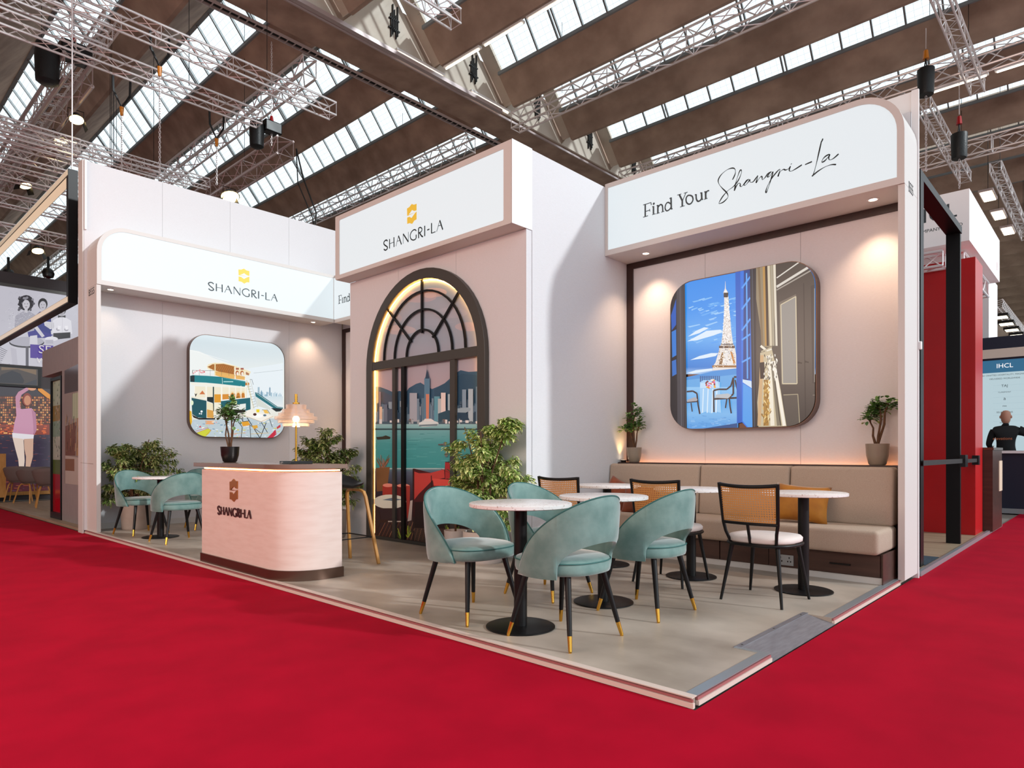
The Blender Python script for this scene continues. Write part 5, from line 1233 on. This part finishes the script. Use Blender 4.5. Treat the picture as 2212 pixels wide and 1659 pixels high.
for lb_, u, v, z, rz in (('lit floodlight under the heavy truss, upper of the pair beside its end', 164, 258, 8.9, 0), ('lit floodlight under the heavy truss, lower of the pair', 128, 304, 8.9, .3), ('small lit floodlight at the left edge between trusses', 52, 400, 8.7, .5),
                       ('wide lit floodlight just above the white left wall', 495, 424, 7.7, 0), ('warm lit floodlight behind the black hanging frame', 80, 541, 7.0, .2)):
    x, y = onz(u, v, z); t = thing('floodlight', lb_, 'lamp', (x, y, z), rz); big = 1.5 if u == 495 else 1
    obj('housing', MB().cyl((0, 0, .12), (0, -.05, -.02), .07 * big, .16 * big, 14), M['black'], t, smooth=50)
    obj('lens', MB().cyl((0, -.052, -.026), (0, -.055, -.034), .145 * big, n=14), M['flood'], t)
    obj('yoke', MB().tube([(-.16, 0, .0), (-.16, 0, .22), (.16, 0, .22), (.16, 0, .0)], .01, 5), M['black'], t)
    for s in (-1, 1): obj('barn_door', MB().add([(s * .16, -.1, -.03), (s * .16, .12, -.03), (s * .22, .12, -.20), (s * .22, -.1, -.20)], [(0, 1, 2, 3)]), M['black'], t)
for lb_, u, v, z in (('unlit black moving-head lamp on the left edge truss', 18, 592, 6.4), ('unlit black moving-head lamp above the poster', 104, 590, 6.6)):
    x, y = onz(u, v, z); t = thing('stage_lamp', lb_, 'lamp', (x, y, z)); obj('housing', MB().lathe([(0, -.18), (.14, -.12), (.17, 0), (.12, .12), (0, .16)], 12), M['blackplastic'], t, smooth=50); obj('bracket', MB().box(-.03, .03, -.03, .03, .1, .5), M['black'], t)
for i, (u, v) in enumerate(((2134, 424), (2157, 465), (2177, 499))):
    x, y = onz(u, v, 9.6); t = tag(obj('high_bay_light', MB().box(-.55, .55, -.2, .2, 0, .08), M['aludark'], None, loc=(x, y, 9.6)), ['nearest', 'middle', 'furthest'][i] + ' of the three bright rectangular lamps right of the white hanging box', 'light')
    obj('hanger', MB().cyl((0, 0, .08), (0, 0, 3.2), .008, n=4), M['cable'], t)
    obj('lens', MB().box(-.5, .5, -.16, .16, -.02, -.001), emis('high_bay_lens', '#fff0cf', 6) if i == 0 else bpy.data.materials['high_bay_lens'], t)
# cables dangling from the left truss
x_, y_ = onz(640, 330, 8.6)
tag(obj('cable_bundle', MB().tube([(x_, y_, 8.7), (x_ + .2, y_, 8.0), (x_ + .5, y_ - .1, 7.2), (x_ + .5, y_, 6.6)], .02, 5).tube([(x_, y_, 8.7), (x_ + .1, y_ + .1, 7.9), (x_ + .45, y_, 7.1), (x_ + .55, y_, 6.6)], .015, 5), M['cable']), 'bundle of dark cables hanging from the heavy truss down to the left wall', 'cable')

# ------------------------------------------------------------------ neighbouring stand on the left
struct('raised_floor.001', MB().box(2.60, 9, 10.55, 17.3, .001, .04), M['vinyl2'])
fa = thing('booth_facade', 'taupe booth front with header, black glass door and display window, left of the pier', 'booth', (0, 0, 0))
obj('header', MB().box(2.72, 4.2, 10.58, 13.35, 2.37, 2.80), M['greypanel'], fa)
obj('side_panel', MB().box(2.72, 2.80, 10.58, 12.10, .041, 2.369), M['greypanel'], fa)
FD = FX(2.72)
dr = obj('door_frame', MB().ring(FD, [(-12.78, .041), (-12.12, .041), (-12.12, 2.30), (-12.78, 2.30)], [(-12.74, .14), (-12.17, .14), (-12.17, 2.25), (-12.74, 2.25)], -.04, .01), M['black'], fa)
P = Print(FD, None, -.02, (0, 900), 6.38)
rb_ = random.Random(6)
q0 = [(-12.74, .14), (-12.17, .14), (-12.17, 2.25), (-12.74, 2.25)]
for z0, z1, c in ((.14, .75, '#a3121e'), (.75, .98, '#5c7034'), (.98, 1.35, '#b9c4b4'), (1.35, 1.6, '#8fae9a'), (1.6, 1.85, '#a08a50'), (1.85, 2.25, '#b8cdb4')): P.raw([(-12.74, z0), (-12.17, z0), (-12.17, z1), (-12.74, z1)], c)
for i in range(60):
    a, b = rb_.uniform(-12.7, -12.2), rb_.uniform(1.0, 2.2); P.raw([(a, b), (a + .03, b), (a + .02, b + .05)], rb_.choice(['#3f6a4c', '#2b3a2c', '#6b9a70', '#e0e6d8']))
P.done('door_glass', pmat('booth_door_print', False, rough=.1), fa)
P = Print(FD, None, .002)
P.raw([(-11.95, .62), (-10.62, .62), (-10.62, 2.35), (-11.95, 2.35)], '#9a8f86'); P.raw([(-11.95, 2.0), (-10.62, 2.0), (-10.62, 2.42), (-11.95, 2.36)], '#544a4a'); P.raw([(-11.5, 1.6), (-10.62, 1.6), (-10.62, 2.0), (-11.5, 1.97)], '#a8bd98')
for i in range(9): P.raw([(-11.45 + i * .1, 1.5), (-11.40 + i * .1, 1.5), (-11.40 + i * .1, 1.98), (-11.45 + i * .1, 1.98)], '#c4cfae')
P.raw([(-11.9, 1.05), (-11.35, 1.05), (-11.3, 1.55), (-11.9, 1.5)], '#7a5038'); P.raw([(-11.3, 1.05), (-10.62, 1.05), (-10.62, 1.7), (-11.25, 1.6)], '#b08a56'); P.raw([(-11.05, 1.2), (-10.85, 1.2), (-10.85, 1.42), (-11.05, 1.42)], '#4a4038')
P.raw([(-11.9, .62), (-10.62, .62), (-10.62, 1.0), (-11.9, 1.05)], '#c2b8ac'); P.raw([(-11.9, .82), (-11.4, .82), (-11.4, 1.0), (-11.9, 1.0)], '#8a6242')
for i in range(40):
    a, b = rb_.uniform(-11.9, -10.9), rb_.uniform(1.1, 1.6); P.raw([(a, b), (a + .02, b), (a + .05, b + .12), (a + .03, b + .12)], rb_.choice(['#3a2418', '#c8a878', '#5c4030', '#9a7a50']))
P.done('display_window', pmat('booth_window_print', False, rough=.15), fa)
struct('wall_poster', MB().box(0, 8, 18.55, 18.7, 0, 5.2), mat('dark_wall', '#3a3436', .7))
F9 = FY(18.54)
bw = thing('poster', 'large black and white poster of people at a card table, one in a blue dress', 'poster', (0, 0, 0))
P = Print(F9, [(0.5, 3.10), (6.5, 3.10), (6.5, 4.86), (0.5, 4.86)], .005, (0, 560), 4.88)
P.raw([(0.5, 3.10), (6.5, 3.10), (6.5, 4.86), (0.5, 4.86)], '#c9c7d2')
for i in range(60):
    x = rb_.uniform(0, 900); y = rb_.uniform(290, 700); P.line([(x, y), (x + 20, y - 18), (x + 40, y)], 3, rb_.choice(['#b5b3c0', '#dcdae4']))
def fig(cx, cy, s, hair, face, body, curly=False, w=1.0):
    P.poly([(cx - 85 * s * w, cy + 260 * s), (cx - 75 * s * w, cy + 110 * s), (cx - 30 * s, cy + 70 * s), (cx + 30 * s, cy + 70 * s), (cx + 80 * s * w, cy + 115 * s), (cx + 90 * s * w, cy + 260 * s)], body)
    P.ell(cx, cy - 8 * s, (70 if curly else 48) * s, (72 if curly else 58) * s, hair, 16)
    if curly:
        for i in range(30): P.ell(cx + rb_.uniform(-75, 75) * s, cy + rb_.uniform(-60, 70) * s, 12 * s, 12 * s, rb_.choice(['#2a2830', '#5a5862', '#8c8a94', '#17151b']), 7)
    P.rect(cx - 14 * s, cy + 35 * s, cx + 14 * s, cy + 80 * s, face); P.ell(cx, cy + 8 * s, 34 * s, 44 * s, face, 16)
    P.ell(cx - 13 * s, cy, 5 * s, 3 * s, '#2a2830', 7); P.ell(cx + 13 * s, cy, 5 * s, 3 * s, '#2a2830', 7); P.poly([(cx - 13 * s, cy + 26 * s), (cx + 13 * s, cy + 26 * s), (cx, cy + 33 * s)], '#5a4048')
fig(650, 540, .95, '#1c1a20', '#a9a6ae', '#e4e2ea', w=1.3); P.poly([(610, 590), (650, 602), (690, 590), (690, 618), (650, 606), (610, 618)], '#17151b')
fig(275, 470, 1.15, '#2a2830', '#cfccd4', '#aba9b6', True, 1.3)
for i in range(120):
    x = rb_.uniform(90, 330); y = rb_.uniform(560, 740); P.rect(x, y, x + 6, y + 4, rb_.choice(['#d9d7e0', '#85838e', '#efeef4']))
fig(450, 480, 1.05, '#15131a', '#c4c1ca', '#1f2a78'); P.poly([(380, 600), (520, 600), (540, 830), (350, 830)], '#1e2a80'); P.poly([(290, 770), (400, 740), (560, 800), (480, 830), (300, 820)], '#33308a')
P.poly([(340, 700), (380, 690), (470, 810), (440, 825)], '#d0cdd6'); P.poly([(460, 655), (560, 665), (580, 710), (530, 740), (470, 700)], '#dedce4')
for i in range(7): P.line([(480 + i * 14, 668), (490 + i * 12, 730)], 3, '#3a3844')
P.ell(612, 738, 22, 17, '#a9a6b0'); P.ell(698, 742, 22, 17, '#a9a6b0'); P.poly([(610, 700), (640, 705), (634, 745), (602, 740)], '#f2f0f6'); P.poly([(680, 706), (712, 700), (718, 742), (690, 746)], '#f2f0f6'); P.line([(655, 610), (655, 770)], 3, '#bdbac6'); P.poly([(560, 780), (740, 770), (740, 830), (560, 850)], '#26242c')
P.ell(280, 880, 185, 55, '#2a2830', 24); P.ell(280, 868, 180, 50, '#b0aebb', 24); P.rect(270, 920, 300, 1130, '#55535e')
P.poly([(315, 810), (390, 800), (395, 900), (310, 900)], '#d4d2dc'); P.ell(540, 840, 70, 24, '#e6e4ec'); P.rect(480, 850, 560, 890, '#b9b7c4')
for i in range(9): P.line([(0, 930 + i * 22), (100, 980 + i * 18)], 8, '#4b4954')
P.poly([(100, 920), (170, 940), (90, 1110), (0, 1110)], '#c8c5cf'); P.poly([(110, 930), (170, 950), (185, 1110), (130, 1110)], '#bdbac6')
P.poly([(318, 897), (560, 912), (560, 1060), (318, 1040)], '#4a2f96')
P.done('printed_picture', pmat('monochrome_poster_print', True, .85), bw)
a_, b_ = F9.px(365 / 4.88, 560 + 950 / 4.88); label_text('SE', .27, F9, a_ + .19, b_, .05, M['white'], bw, 'lettering'); label_text('WI', .17, F9, a_ + .14, b_ - .26, .05, M['white'], bw, 'lettering')
obj('edge_frame', MB().box(.5, 6.5, 18.50, 18.54, 4.861, 4.93), M['charcoal'], bw)
sc_ = thing('wall_screen', 'dark wall screen showing a rocky shore, between the two posters', 'screen', (0, 0, 0))
obj('bezel', MB().box(1.2, 3.74, 18.49, 18.54, 2.60, 3.07), M['black'], sc_)
P = Print(F9, None, .051)
P.raw([(1.25, 2.65), (3.68, 2.65), (3.68, 3.03), (1.25, 3.03)], '#4a3f3c')
for pts_, c in (([(2.9, 2.66), (3.0, 2.85), (3.2, 2.96), (3.35, 2.9), (3.42, 2.75), (3.40, 2.68)], '#121a2c'), ([(3.0, 2.95), (3.3, 3.0), (3.65, 2.9), (3.65, 3.02), (3.0, 3.02)], '#8a6e50'), ([(1.3, 2.7), (2.6, 2.8), (2.9, 2.68)], '#7a6a5c'), ([(3.4, 2.66), (3.66, 2.66), (3.66, 2.8)], '#2a3040')): P.raw(pts_, c)
P.done('screen_image', pmat('screen_image', True, .6), sc_)
dp = thing('poster', 'tall poster of a dancer in a pink jumper before a warm night skyline', 'poster', (0, 0, 0))
P = Print(F9, [(.6, .20), (4.4, .20), (4.4, 2.59), (.6, 2.59)], .005, (0, 560), 4.88)
P.raw([(.6, .2), (4.4, .2), (4.4, 2.59), (.6, 2.59)], '#2a2030'); P.rect(-600, 1330, 900, 1440, '#2b2734')
P.rect(-600, 1440, 900, 1850, '#3a1c18')
for i in range(30):
    for j in range(11):
        if rb_.random() < .8: P.rect(-60 + i * 22, 1450 + j * 26, -44 + i * 22, 1468 + j * 26, rb_.choice(['#b8663a', '#d98a4c', '#7a3a24', '#e0a060', '#542418']))
P.rect(-600, 1740, 520, 1850, '#8a3018')
for i in range(90): x = rb_.uniform(-60, 480); y = rb_.uniform(1700, 1860); P.rect(x, y, x + rb_.uniform(8, 50), y + 12, rb_.choice(['#e86a28', '#f09040', '#c04820', '#ffc070', '#5a2018']))
P.rect(-600, 1850, 900, 2250, '#332a40'); P.rect(-600, 2230, 900, 2600, '#4a1c24')
for i in range(160): x = rb_.uniform(-40, 520); y = rb_.uniform(1860, 2450); P.rect(x, y, x + rb_.uniform(5, 60), y + 5, rb_.choice(['#4b3f58', '#7a3a3a', '#241e34', '#a05038', '#5c4a60']))
P.poly([(395, 1345), (440, 1365), (530, 1430), (530, 1480), (480, 1450), (400, 1385)], '#e8941f')
P.poly([(160, 1450), (190, 1400), (290, 1345), (320, 1365), (225, 1430), (205, 1500), (215, 1580), (165, 1560)], '#c78aa4'); P.ell(335, 1360, 45, 26, '#e0a07a'); P.ell(283, 1480, 50, 70, '#8a2f1c', 16); P.ell(287, 1488, 36, 52, '#d08a66', 16)
P.poly([(165, 1560), (230, 1580), (330, 1570), (370, 1620), (365, 1700), (350, 1850), (130, 1850), (150, 1720), (170, 1650)], '#cf93b0'); P.poly([(330, 1580), (375, 1620), (385, 1800), (355, 1860), (345, 1700)], '#b87a98')
P.poly([(125, 1830), (355, 1850), (350, 1895), (240, 1905), (130, 1880)], '#efeaf0'); P.poly([(130, 1880), (245, 1895), (258, 2120), (250, 2200), (200, 2205), (190, 2110), (160, 2000)], '#ecd6c8'); P.poly([(250, 1895), (350, 1890), (345, 2080), (315, 2190), (268, 2190), (272, 2080), (255, 2000)], '#d8b09a')
P.done('printed_picture', pmat('night_poster_print', True, .8), dp)
obj('edge_frame', MB().box(.6, 4.4, 18.50, 18.54, .12, .199), M['oak'], dp)
hf = thing('hanging_display', 'large black rectangular frame hanging on cables at the left edge, lit inside', 'frame', (0, 0, 0))
obj('upright', MB().box(2.58, 2.70, 11.14, 11.24, 3.26, 5.20), M['black'], hf); obj('top_bar', MB().box(2.58, 2.70, 11.241, 17.5, 5.10, 5.20), M['black'], hf); obj('bottom_bar', MB().box(2.58, 2.70, 11.241, 17.5, 3.26, 3.36), M['black'], hf)
obj('face_reflection', MB().box(2.573, 2.578, 11.16, 17.5, 3.275, 3.35).box(2.573, 2.578, 11.16, 17.5, 5.11, 5.19), mat('frame_face_reflection', '#d8c4a8', .3, .3, emit='#ffe8c8', es=.35), hf)  # reflection on the bars' metal fronts, put in as beige emission
for n_, bx_ in (('upright', (2.585, 2.69, 11.241, 11.246, 3.4, 5.06)), ('top', (2.585, 2.69, 11.26, 17.5, 5.094, 5.099)), ('bottom', (2.585, 2.69, 11.26, 17.5, 3.361, 3.366))):
    obj('light_strip', MB().box(*bx_), M['frame'] if 0 else mat('frame_led_' + n_, '#e8d8c4', .5, emit='#ffe6c0', es=.55), hf)
obj('cable', MB().cyl((2.64, 11.19, 5.2), (2.64, 11.19, 9.2), .01, n=5), M['alu'], hf)

def shell_chair(loc, rz, label):
    t = thing('shell_chair', label, 'chair', loc, rz)
    mb = MB(); vs = []; n, m = 18, 7
    for off in (0, .012):
        for j in range(m + 1):
            for i in range(n + 1):
                th = -PI * .78 + 2 * PI * .78 * i / n; f = j / m; top = .76 - .14 * (abs(th) / (PI * .78)) ** 2
                z = .42 + (top - .42) * f ** 1.4; r = .10 + .17 * f ** .45 + off
                vs.append((-r * math.cos(th), r * 1.12 * math.sin(th), z - off))
    W = n + 1; o = W * (m + 1); fs = []
    for j in range(m):
        for i in range(n):
            a = j * W + i; fs += [(a, a + 1, a + W + 1, a + W), (o + a, o + a + W, o + a + W + 1, o + a + 1)]
    for i in range(n): fs += [(m * W + i, m * W + i + 1, o + m * W + i + 1, o + m * W + i)]
    for j in range(m): fs += [(j * W, (j + 1) * W, o + (j + 1) * W, o + j * W), (j * W + n, o + j * W + n, o + (j + 1) * W + n, (j + 1) * W + n)]
    mb.add(vs, fs); obj('shell', mb, M['greyfelt'], t, smooth=60)
    obj('seat_pad', MB().lathe([(.19, .405), (.20, .415), (.18, .43), (0, .432)], 20), M['greyfelt'], t, smooth=50)
    for sy in (-1, 1):
        for sx in (-1, 1): obj('leg', MB().tube([(0, .15 * sy, .40), (.12 * sx, .17 * sy, .395), (.16 * sx, .19 * sy, .34), (.24 * sx, .25 * sy, 0)], .014, 6), M['oak'], t, smooth=50)
for u, v, rz, lb_ in ((30, 1086, 1.2, 'taupe shell chair with oak legs, leftmost of three by the dancer poster'), (60, 1087, 2.0, 'taupe shell chair with oak legs, middle of three, its back to the aisle'), (98, 1096, 1.4, 'taupe shell chair with oak legs, rightmost of three, partly behind the glass door')):
    x, y = onz(u, v, .04); shell_chair((x + .12 + (.0 if u > 40 else .1), y + .1 + (0 if u > 40 else .45), .04), rz + PI / 2 * 0, lb_)
x_, y_ = onz(-6, 1082, .04)
cb = thing('cabinet', 'oak cabinet at the left picture edge beside the shell chairs', 'cabinet', (x_ + .02, y_, .04)); obj('body', MB().box(-.4, .10, -.2, .4, .08, 1.03), M['oak'], cb); obj('plinth', MB().box(-.38, .08, -.18, .38, 0, .079), M['black'], cb)

# ------------------------------------------------------------------ neighbouring stands on the right
struct('raised_floor.002', MB().box(6.98, 12.1, 1.335, 6, .001, .03), M['vinyl2'])
tag(obj('carpet_mat', MB().box(7.2, 7.84, 1.36, 2.6, .0305, .036), M['bluecarpet']), 'dark blue carpet strip inside the black portal frame', 'carpet')
struct('trim_16', MB().box(6.72, 12.1, 1.30, 1.334, .001, .045), M['trimgrey'])
bf = thing('metal_portal', 'tall black metal portal frame right of the rounded sign pier', 'frame', (0, 0, 0))
obj('post', MB().box(7.06, 7.19, 1.37, 1.52, .031, 3.66), M['black'], bf); obj('post', MB().box(9.16, 9.22, 1.38, 1.52, .031, 3.66), M['black'], bf); obj('top_bar', MB().box(7.06, 9.22, 1.37, 1.52, 3.661, 3.74), M['black'], bf)
tag(obj('red_wall', MB().box(10.25, 10.85, 1.38, 4.5, .031, 3.62), M['redwall']), 'tall bright red partition wall behind the black portal frame', 'wall')
rc = thing('counter', 'dark brown counter at the end of the red wall, with a cream label', 'counter', (0, 0, 0))
obj('body', MB().box(10.86, 11.78, 1.27, 2.2, .031, 1.13), M['plinth'], rc); obj('top', MB().box(10.86, 11.80, 1.26, 2.2, 1.131, 1.165), M['bronze'], rc); obj('label_plate', MB().box(11.45, 11.76, 1.262, 1.2695, .55, .98), mat('cream_plate', '#e2cdb4', .5), rc)
x_, y_ = onz(2021, 1180, .03)
bt = thing('bar_table', 'black bar table with square pedestal inside the portal frame', 'table', (8.1, 1.95, .031)); obj('top', MB().box(-.3, .3, -.3, .3, 1.03, 1.07), M['black'], bt); obj('pedestal', MB().box(-.07, .07, -.09, .09, .01, 1.029), M['black'], bt); obj('base', MB().box(-.22, .22, -.22, .22, 0, .009), M['black'], bt)
bs = thing('bar_stool', 'black bar stool with thin metal legs beside the black bar table', 'stool', (9.35, 2.25, .031), .5)
obj('seat', MB().box(-.19, .17, -.19, .19, .74, .79), M['blackplastic'], bs, bevel=.02); obj('backrest', MB().box(-.21, -.17, -.17, .17, .80, 1.05), M['blackplastic'], bs, bevel=.015)
for sx in (-1, 1):
    for sy in (-1, 1): obj('leg', MB().cyl((.15 * sx, .15 * sy, .74), (.21 * sx, .21 * sy, 0), .012, n=6), M['black'], bs)
br_ = thing('belt_barrier', 'black retractable belt across the portal, fixed to its far post', 'barrier', (0, 0, 0))
obj('cassette', MB().box(9.10, 9.27, 1.32, 1.375, .93, 1.07), M['blackplastic'], br_); obj('belt', MB().box(7.05, 9.10, 1.345, 1.349, .975, 1.025), M['cable'], br_); obj('belt', MB().box(9.272, 10.13, 1.345, 1.349, .975, 1.02), M['cable'], br_); obj('wall_clip', MB().box(10.13, 10.24, 1.33, 1.40, .94, 1.06), M['blackplastic'], br_)
wb = thing('hanging_sign_box', 'white hanging sign box with company lettering above the red wall', 'sign', (0, 0, 0))
obj('box', MB().box(10.08, 12.9, 1.42, 5.5, 3.80, 4.46), mat('white_sign_fabric', '#e9e6e6', .7, emit='#ffffff', es=.12), wb)
FW_ = FX(10.08); a_, b_ = FW_.px(2030, 494)
label_text('COMPANY LIMITED', .062, FW_, a_ - .02, b_, .003, M['greyink'], wb, 'lettering'); a_, b_ = FW_.px(2014, 470); label_text('IHCL', .27, FW_, a_ - .02, b_ + .03, .003, M['greyink'], wb, 'lettering')
FW2 = FY(1.42); label_text('||', .14, FW2, 12.6, 4.0, .003, M['redpaint'], wb, 'red_mark')
truss('box truss under the hanging sign box', (10.13, 1.7, 3.62), (10.13, 5.2, 3.62), size=.19, cr=.02); truss('cross truss under the right side of the white hanging sign box', (10.5, 1.65, 3.66), (12.7, 1.65, 3.66), size=.22, cr=.018)
tag(obj('white_column', MB().box(16.7, 18.0, 2.02, 3.0, 0, 4.8), M['white']), 'white column rising behind the navy booth, below the hanging sign box', 'column')
ih = thing('exhibition_booth', 'booth with a lit pale-blue panel headed IHCL and a dark navy counter', 'booth', (0, 0, 0))
obj('wall', MB().box(16.3, 16.5, -2.5, 2.9, 0, 3.42), M['navy'], ih); obj('booth_floor', MB().box(15.3, 16.29, -2.5, 2.7, 0, .09), M['trimgrey'], ih); obj('header_band', MB().box(16.24, 16.299, -2.5, 2.9, 2.99, 3.17), mat('cream_band', '#e6d8c8', .6), ih)
FI = FX(16.29)
P = Print(FI, None, .001)
P.raw([(-2.08, 1.0), (2.0, 1.0), (2.0, 2.95), (-2.08, 2.95)], '#c3dbe3'); P.raw([(-2.08, 2.70), (2.0, 2.70), (2.0, 2.95), (-2.08, 2.95)], '#2d6d92')
for i in range(9): P.raw([(-1.9, 1.6 + i * .12), (2, 1.6 + i * .12), (2, 1.603 + i * .12), (-1.9, 1.603 + i * .12)], '#a9c6d0')
P.done('lit_panel', pmat('booth_panel_print', True, .85), ih)
label_text('IHCL', .125, FI, -1.71, 2.825, .02, mat('white_letter', '#ffffff', .5, emit='#ffffff', es=.7), ih); 
for w_, z_, s_ in (('HAND CRAFTED HOSPITALITY, MAGNIFICENT', 2.57, .055), ('DELIVERED WORLDWIDE', 2.50, .055), ('TAJ', 2.36, .09), ('CLAREMONT', 2.24, .045), ('a', 2.12, .12), ('me', 1.98, .07), ('SELEQTIONS', 1.86, .06), ('tree of life', 1.76, .04), ('VIVANTA', 1.66, .05)): label_text(w_, s_ * .78, FI, -1.71, 1.1 + (z_ - 1.1) * 1.052, .02, M['greyink'], ih)
obj('counter', MB().box(14.75, 15.25, -2.5, 2.4, .09, 1.08), M['navy'], ih); obj('counter_top', MB().box(14.70, 15.28, -2.5, 2.4, 1.081, 1.13), M['white'], ih); obj('plinth', MB().box(14.72, 15.25, -2.5, 2.4, 0, .089), M['trimgrey'], ih)
# far lighting rig
fr_ = thing('lighting_truss', 'far box truss carrying a row of bright lamps above the navy booth', 'truss', (0, 0, 0))
x_, y_ = onz(2165, 665, 6.2)
for a in (0, .3):
    for b in (0, .3): obj('chord', MB().cyl((x_, y_ + a, 6.2 + b), (x_ + 14, y_ + a, 6.2 + b), .025, n=6), M['alu'], fr_)
mb = MB()
for i in range(40):
    for a, b in (((0, 0), (.3, 0)), ((0, 0), (0, .3)), ((0, .3), (.3, .3))):
        s = i * .35; mb.cyl((x_ + s, y_ + a[0], 6.2 + a[1]), (x_ + s + .35, y_ + b[0], 6.2 + b[1]), .01, n=4, caps=False)
o = obj('lacing', mb, M['alu'], fr_); o['kind'] = 'stuff'
for i in range(7): lm = obj('lamp', MB().box(x_ + .6 + i * 1.7, x_ + 1.2 + i * 1.7, y_ - .1, y_ + .4, 6.02, 6.12), M['black'], fr_); obj('lens', MB().box(x_ + .65 + i * 1.7, x_ + 1.15 + i * 1.7, y_ - .05, y_ + .35, 6.0, 6.019), bpy.data.materials['high_bay_lens'], lm)

# ------------------------------------------------------------------ man reflected in the lit panel, built as an added solid figure
def man_reflection(loc, rz):
    t = thing('man_reflection', 'reflected bald man in a black shirt, added as a figure behind the navy counter', 'man_reflection', loc, rz)
    V = {}; vs = []; es = []; rs = []
    def v(n, p, r, par=None):
        V[n] = len(vs); vs.append(p); rs.append(r)
        if par is not None: es.append((V[par], V[n]))
    # local frame: faces +x, z up, feet at 0
    v('pelvis', (0, 0, .96), .15); v('belly', (.01, 0, 1.10), .15, 'pelvis'); v('chest', (0, 0, 1.30), .165, 'belly'); v('upper', (-.01, 0, 1.42), .13, 'chest'); v('neck', (.0, 0, 1.52), .062, 'upper'); v('neck2', (.015, 0, 1.58), .06, 'neck')
    for s, nm in ((1, 'l'), (-1, 'r')):
        v('sh' + nm, (-.01, .19 * s, 1.43), .085, 'upper')
        if s == 1: v('el' + nm, (.03, .27, 1.16), .055, 'sh' + nm); v('wr' + nm, (.24, .22, 1.06), .036, 'el' + nm)
        else: v('el' + nm, (.10, -.44, 1.30), .055, 'sh' + nm); v('wr' + nm, (.28, -.56, 1.22), .036, 'el' + nm)
        v('hip' + nm, (0, .10 * s, .88), .105, 'pelvis'); v('kn' + nm, (.02, .11 * s, .50), .065, 'hip' + nm); v('an' + nm, (0, .12 * s, .09), .045, 'kn' + nm); v('to' + nm, (.16, .13 * s, .04), .038, 'an' + nm)
    me = bpy.data.meshes.new('body'); me.from_pydata(vs, es, []); o = link('body', me, M['blackcloth'], t)
    md = o.modifiers.new('skin', 'SKIN'); md.use_smooth_shade = True
    for i, sv in enumerate(me.skin_vertices[0].data if me.skin_vertices else []): pass
    if not me.skin_vertices:
        bpy.context.view_layer.objects.active = o
        import bmesh
        bm = bmesh.new(); bm.from_mesh(me); bm.verts.layers.skin.verify(); bm.to_mesh(me); bm.free()
    for i, r in enumerate(rs): me.skin_vertices[0].data[i].radius = (r, r * (1.0)); 
    me.skin_vertices[0].data[0].use_root = True
    s2 = o.modifiers.new('sub', 'SUBSURF'); s2.levels = 2; s2.render_levels = 2
    prof = [(.0, 1.555), (.05, 1.57), (.075, 1.61), (.088, 1.67), (.090, 1.73), (.078, 1.78), (.045, 1.812), (0, 1.82)]
    mb = MB().lathe(prof, 24); mb.v = [(x * 1.12 + .02, y * .92, z) for x, y, z in mb.v]
    h = obj('head', mb, M['skin'], t, smooth=70)
    for s in (1, -1): e = MB().lathe([(0, -.03), (.012, -.022), (.016, 0), (.013, .022), (0, .032)], 10, (.0, .085 * s, 1.69)); obj('ear', e, M['skin'], h, smooth=70)
    obj('nose', MB().add([(.105, .012, 1.68), (.105, -.012, 1.68), (.135, 0, 1.675), (.108, 0, 1.725)], [(0, 1, 2), (0, 2, 3), (1, 3, 2), (0, 3, 1)]), M['skin'], h)
    for s in (1, -1): obj('eye', MB().lathe([(0, -.008), (.009, 0), (0, .008)], 8, (.108, .03 * s, 1.71)), M['white'], h)
    obj('mouth', MB().box(.108, .114, -.02, .02, 1.643, 1.648), M['darkred'], h)
    for (wx, wy, wz), s in (((.24, .22, 1.06), 1), ((.28, -.56, 1.22), -1)):
        hb = MB().box(wx - .01, wx + .08, wy - .014, wy + .014, wz - .045, wz + .04)
        for i in range(4): hb.cyl((wx + .075, wy, wz - .034 + i * .021), (wx + .135 + (.012 if i in (1, 2) else 0), wy - .02, wz - .04 + i * .02), .0085, .0065, 6)
        hb.cyl((wx + .01, wy, wz + .03), (wx + .06, wy - .03 * s, wz + .075), .010, .008, 6); obj('hand', hb, M['skin'], t, smooth=50)
    me = text('elevations', .075)
    for q in me.vertices: q.co = (-.178, .05 - q.co.x, 1.27 + q.co.y)
    link('shirt_lettering', me, mat('orange_print', '#c8714a', .7), t)
    return t
man_reflection((15.78, 1.64, .092), .1)
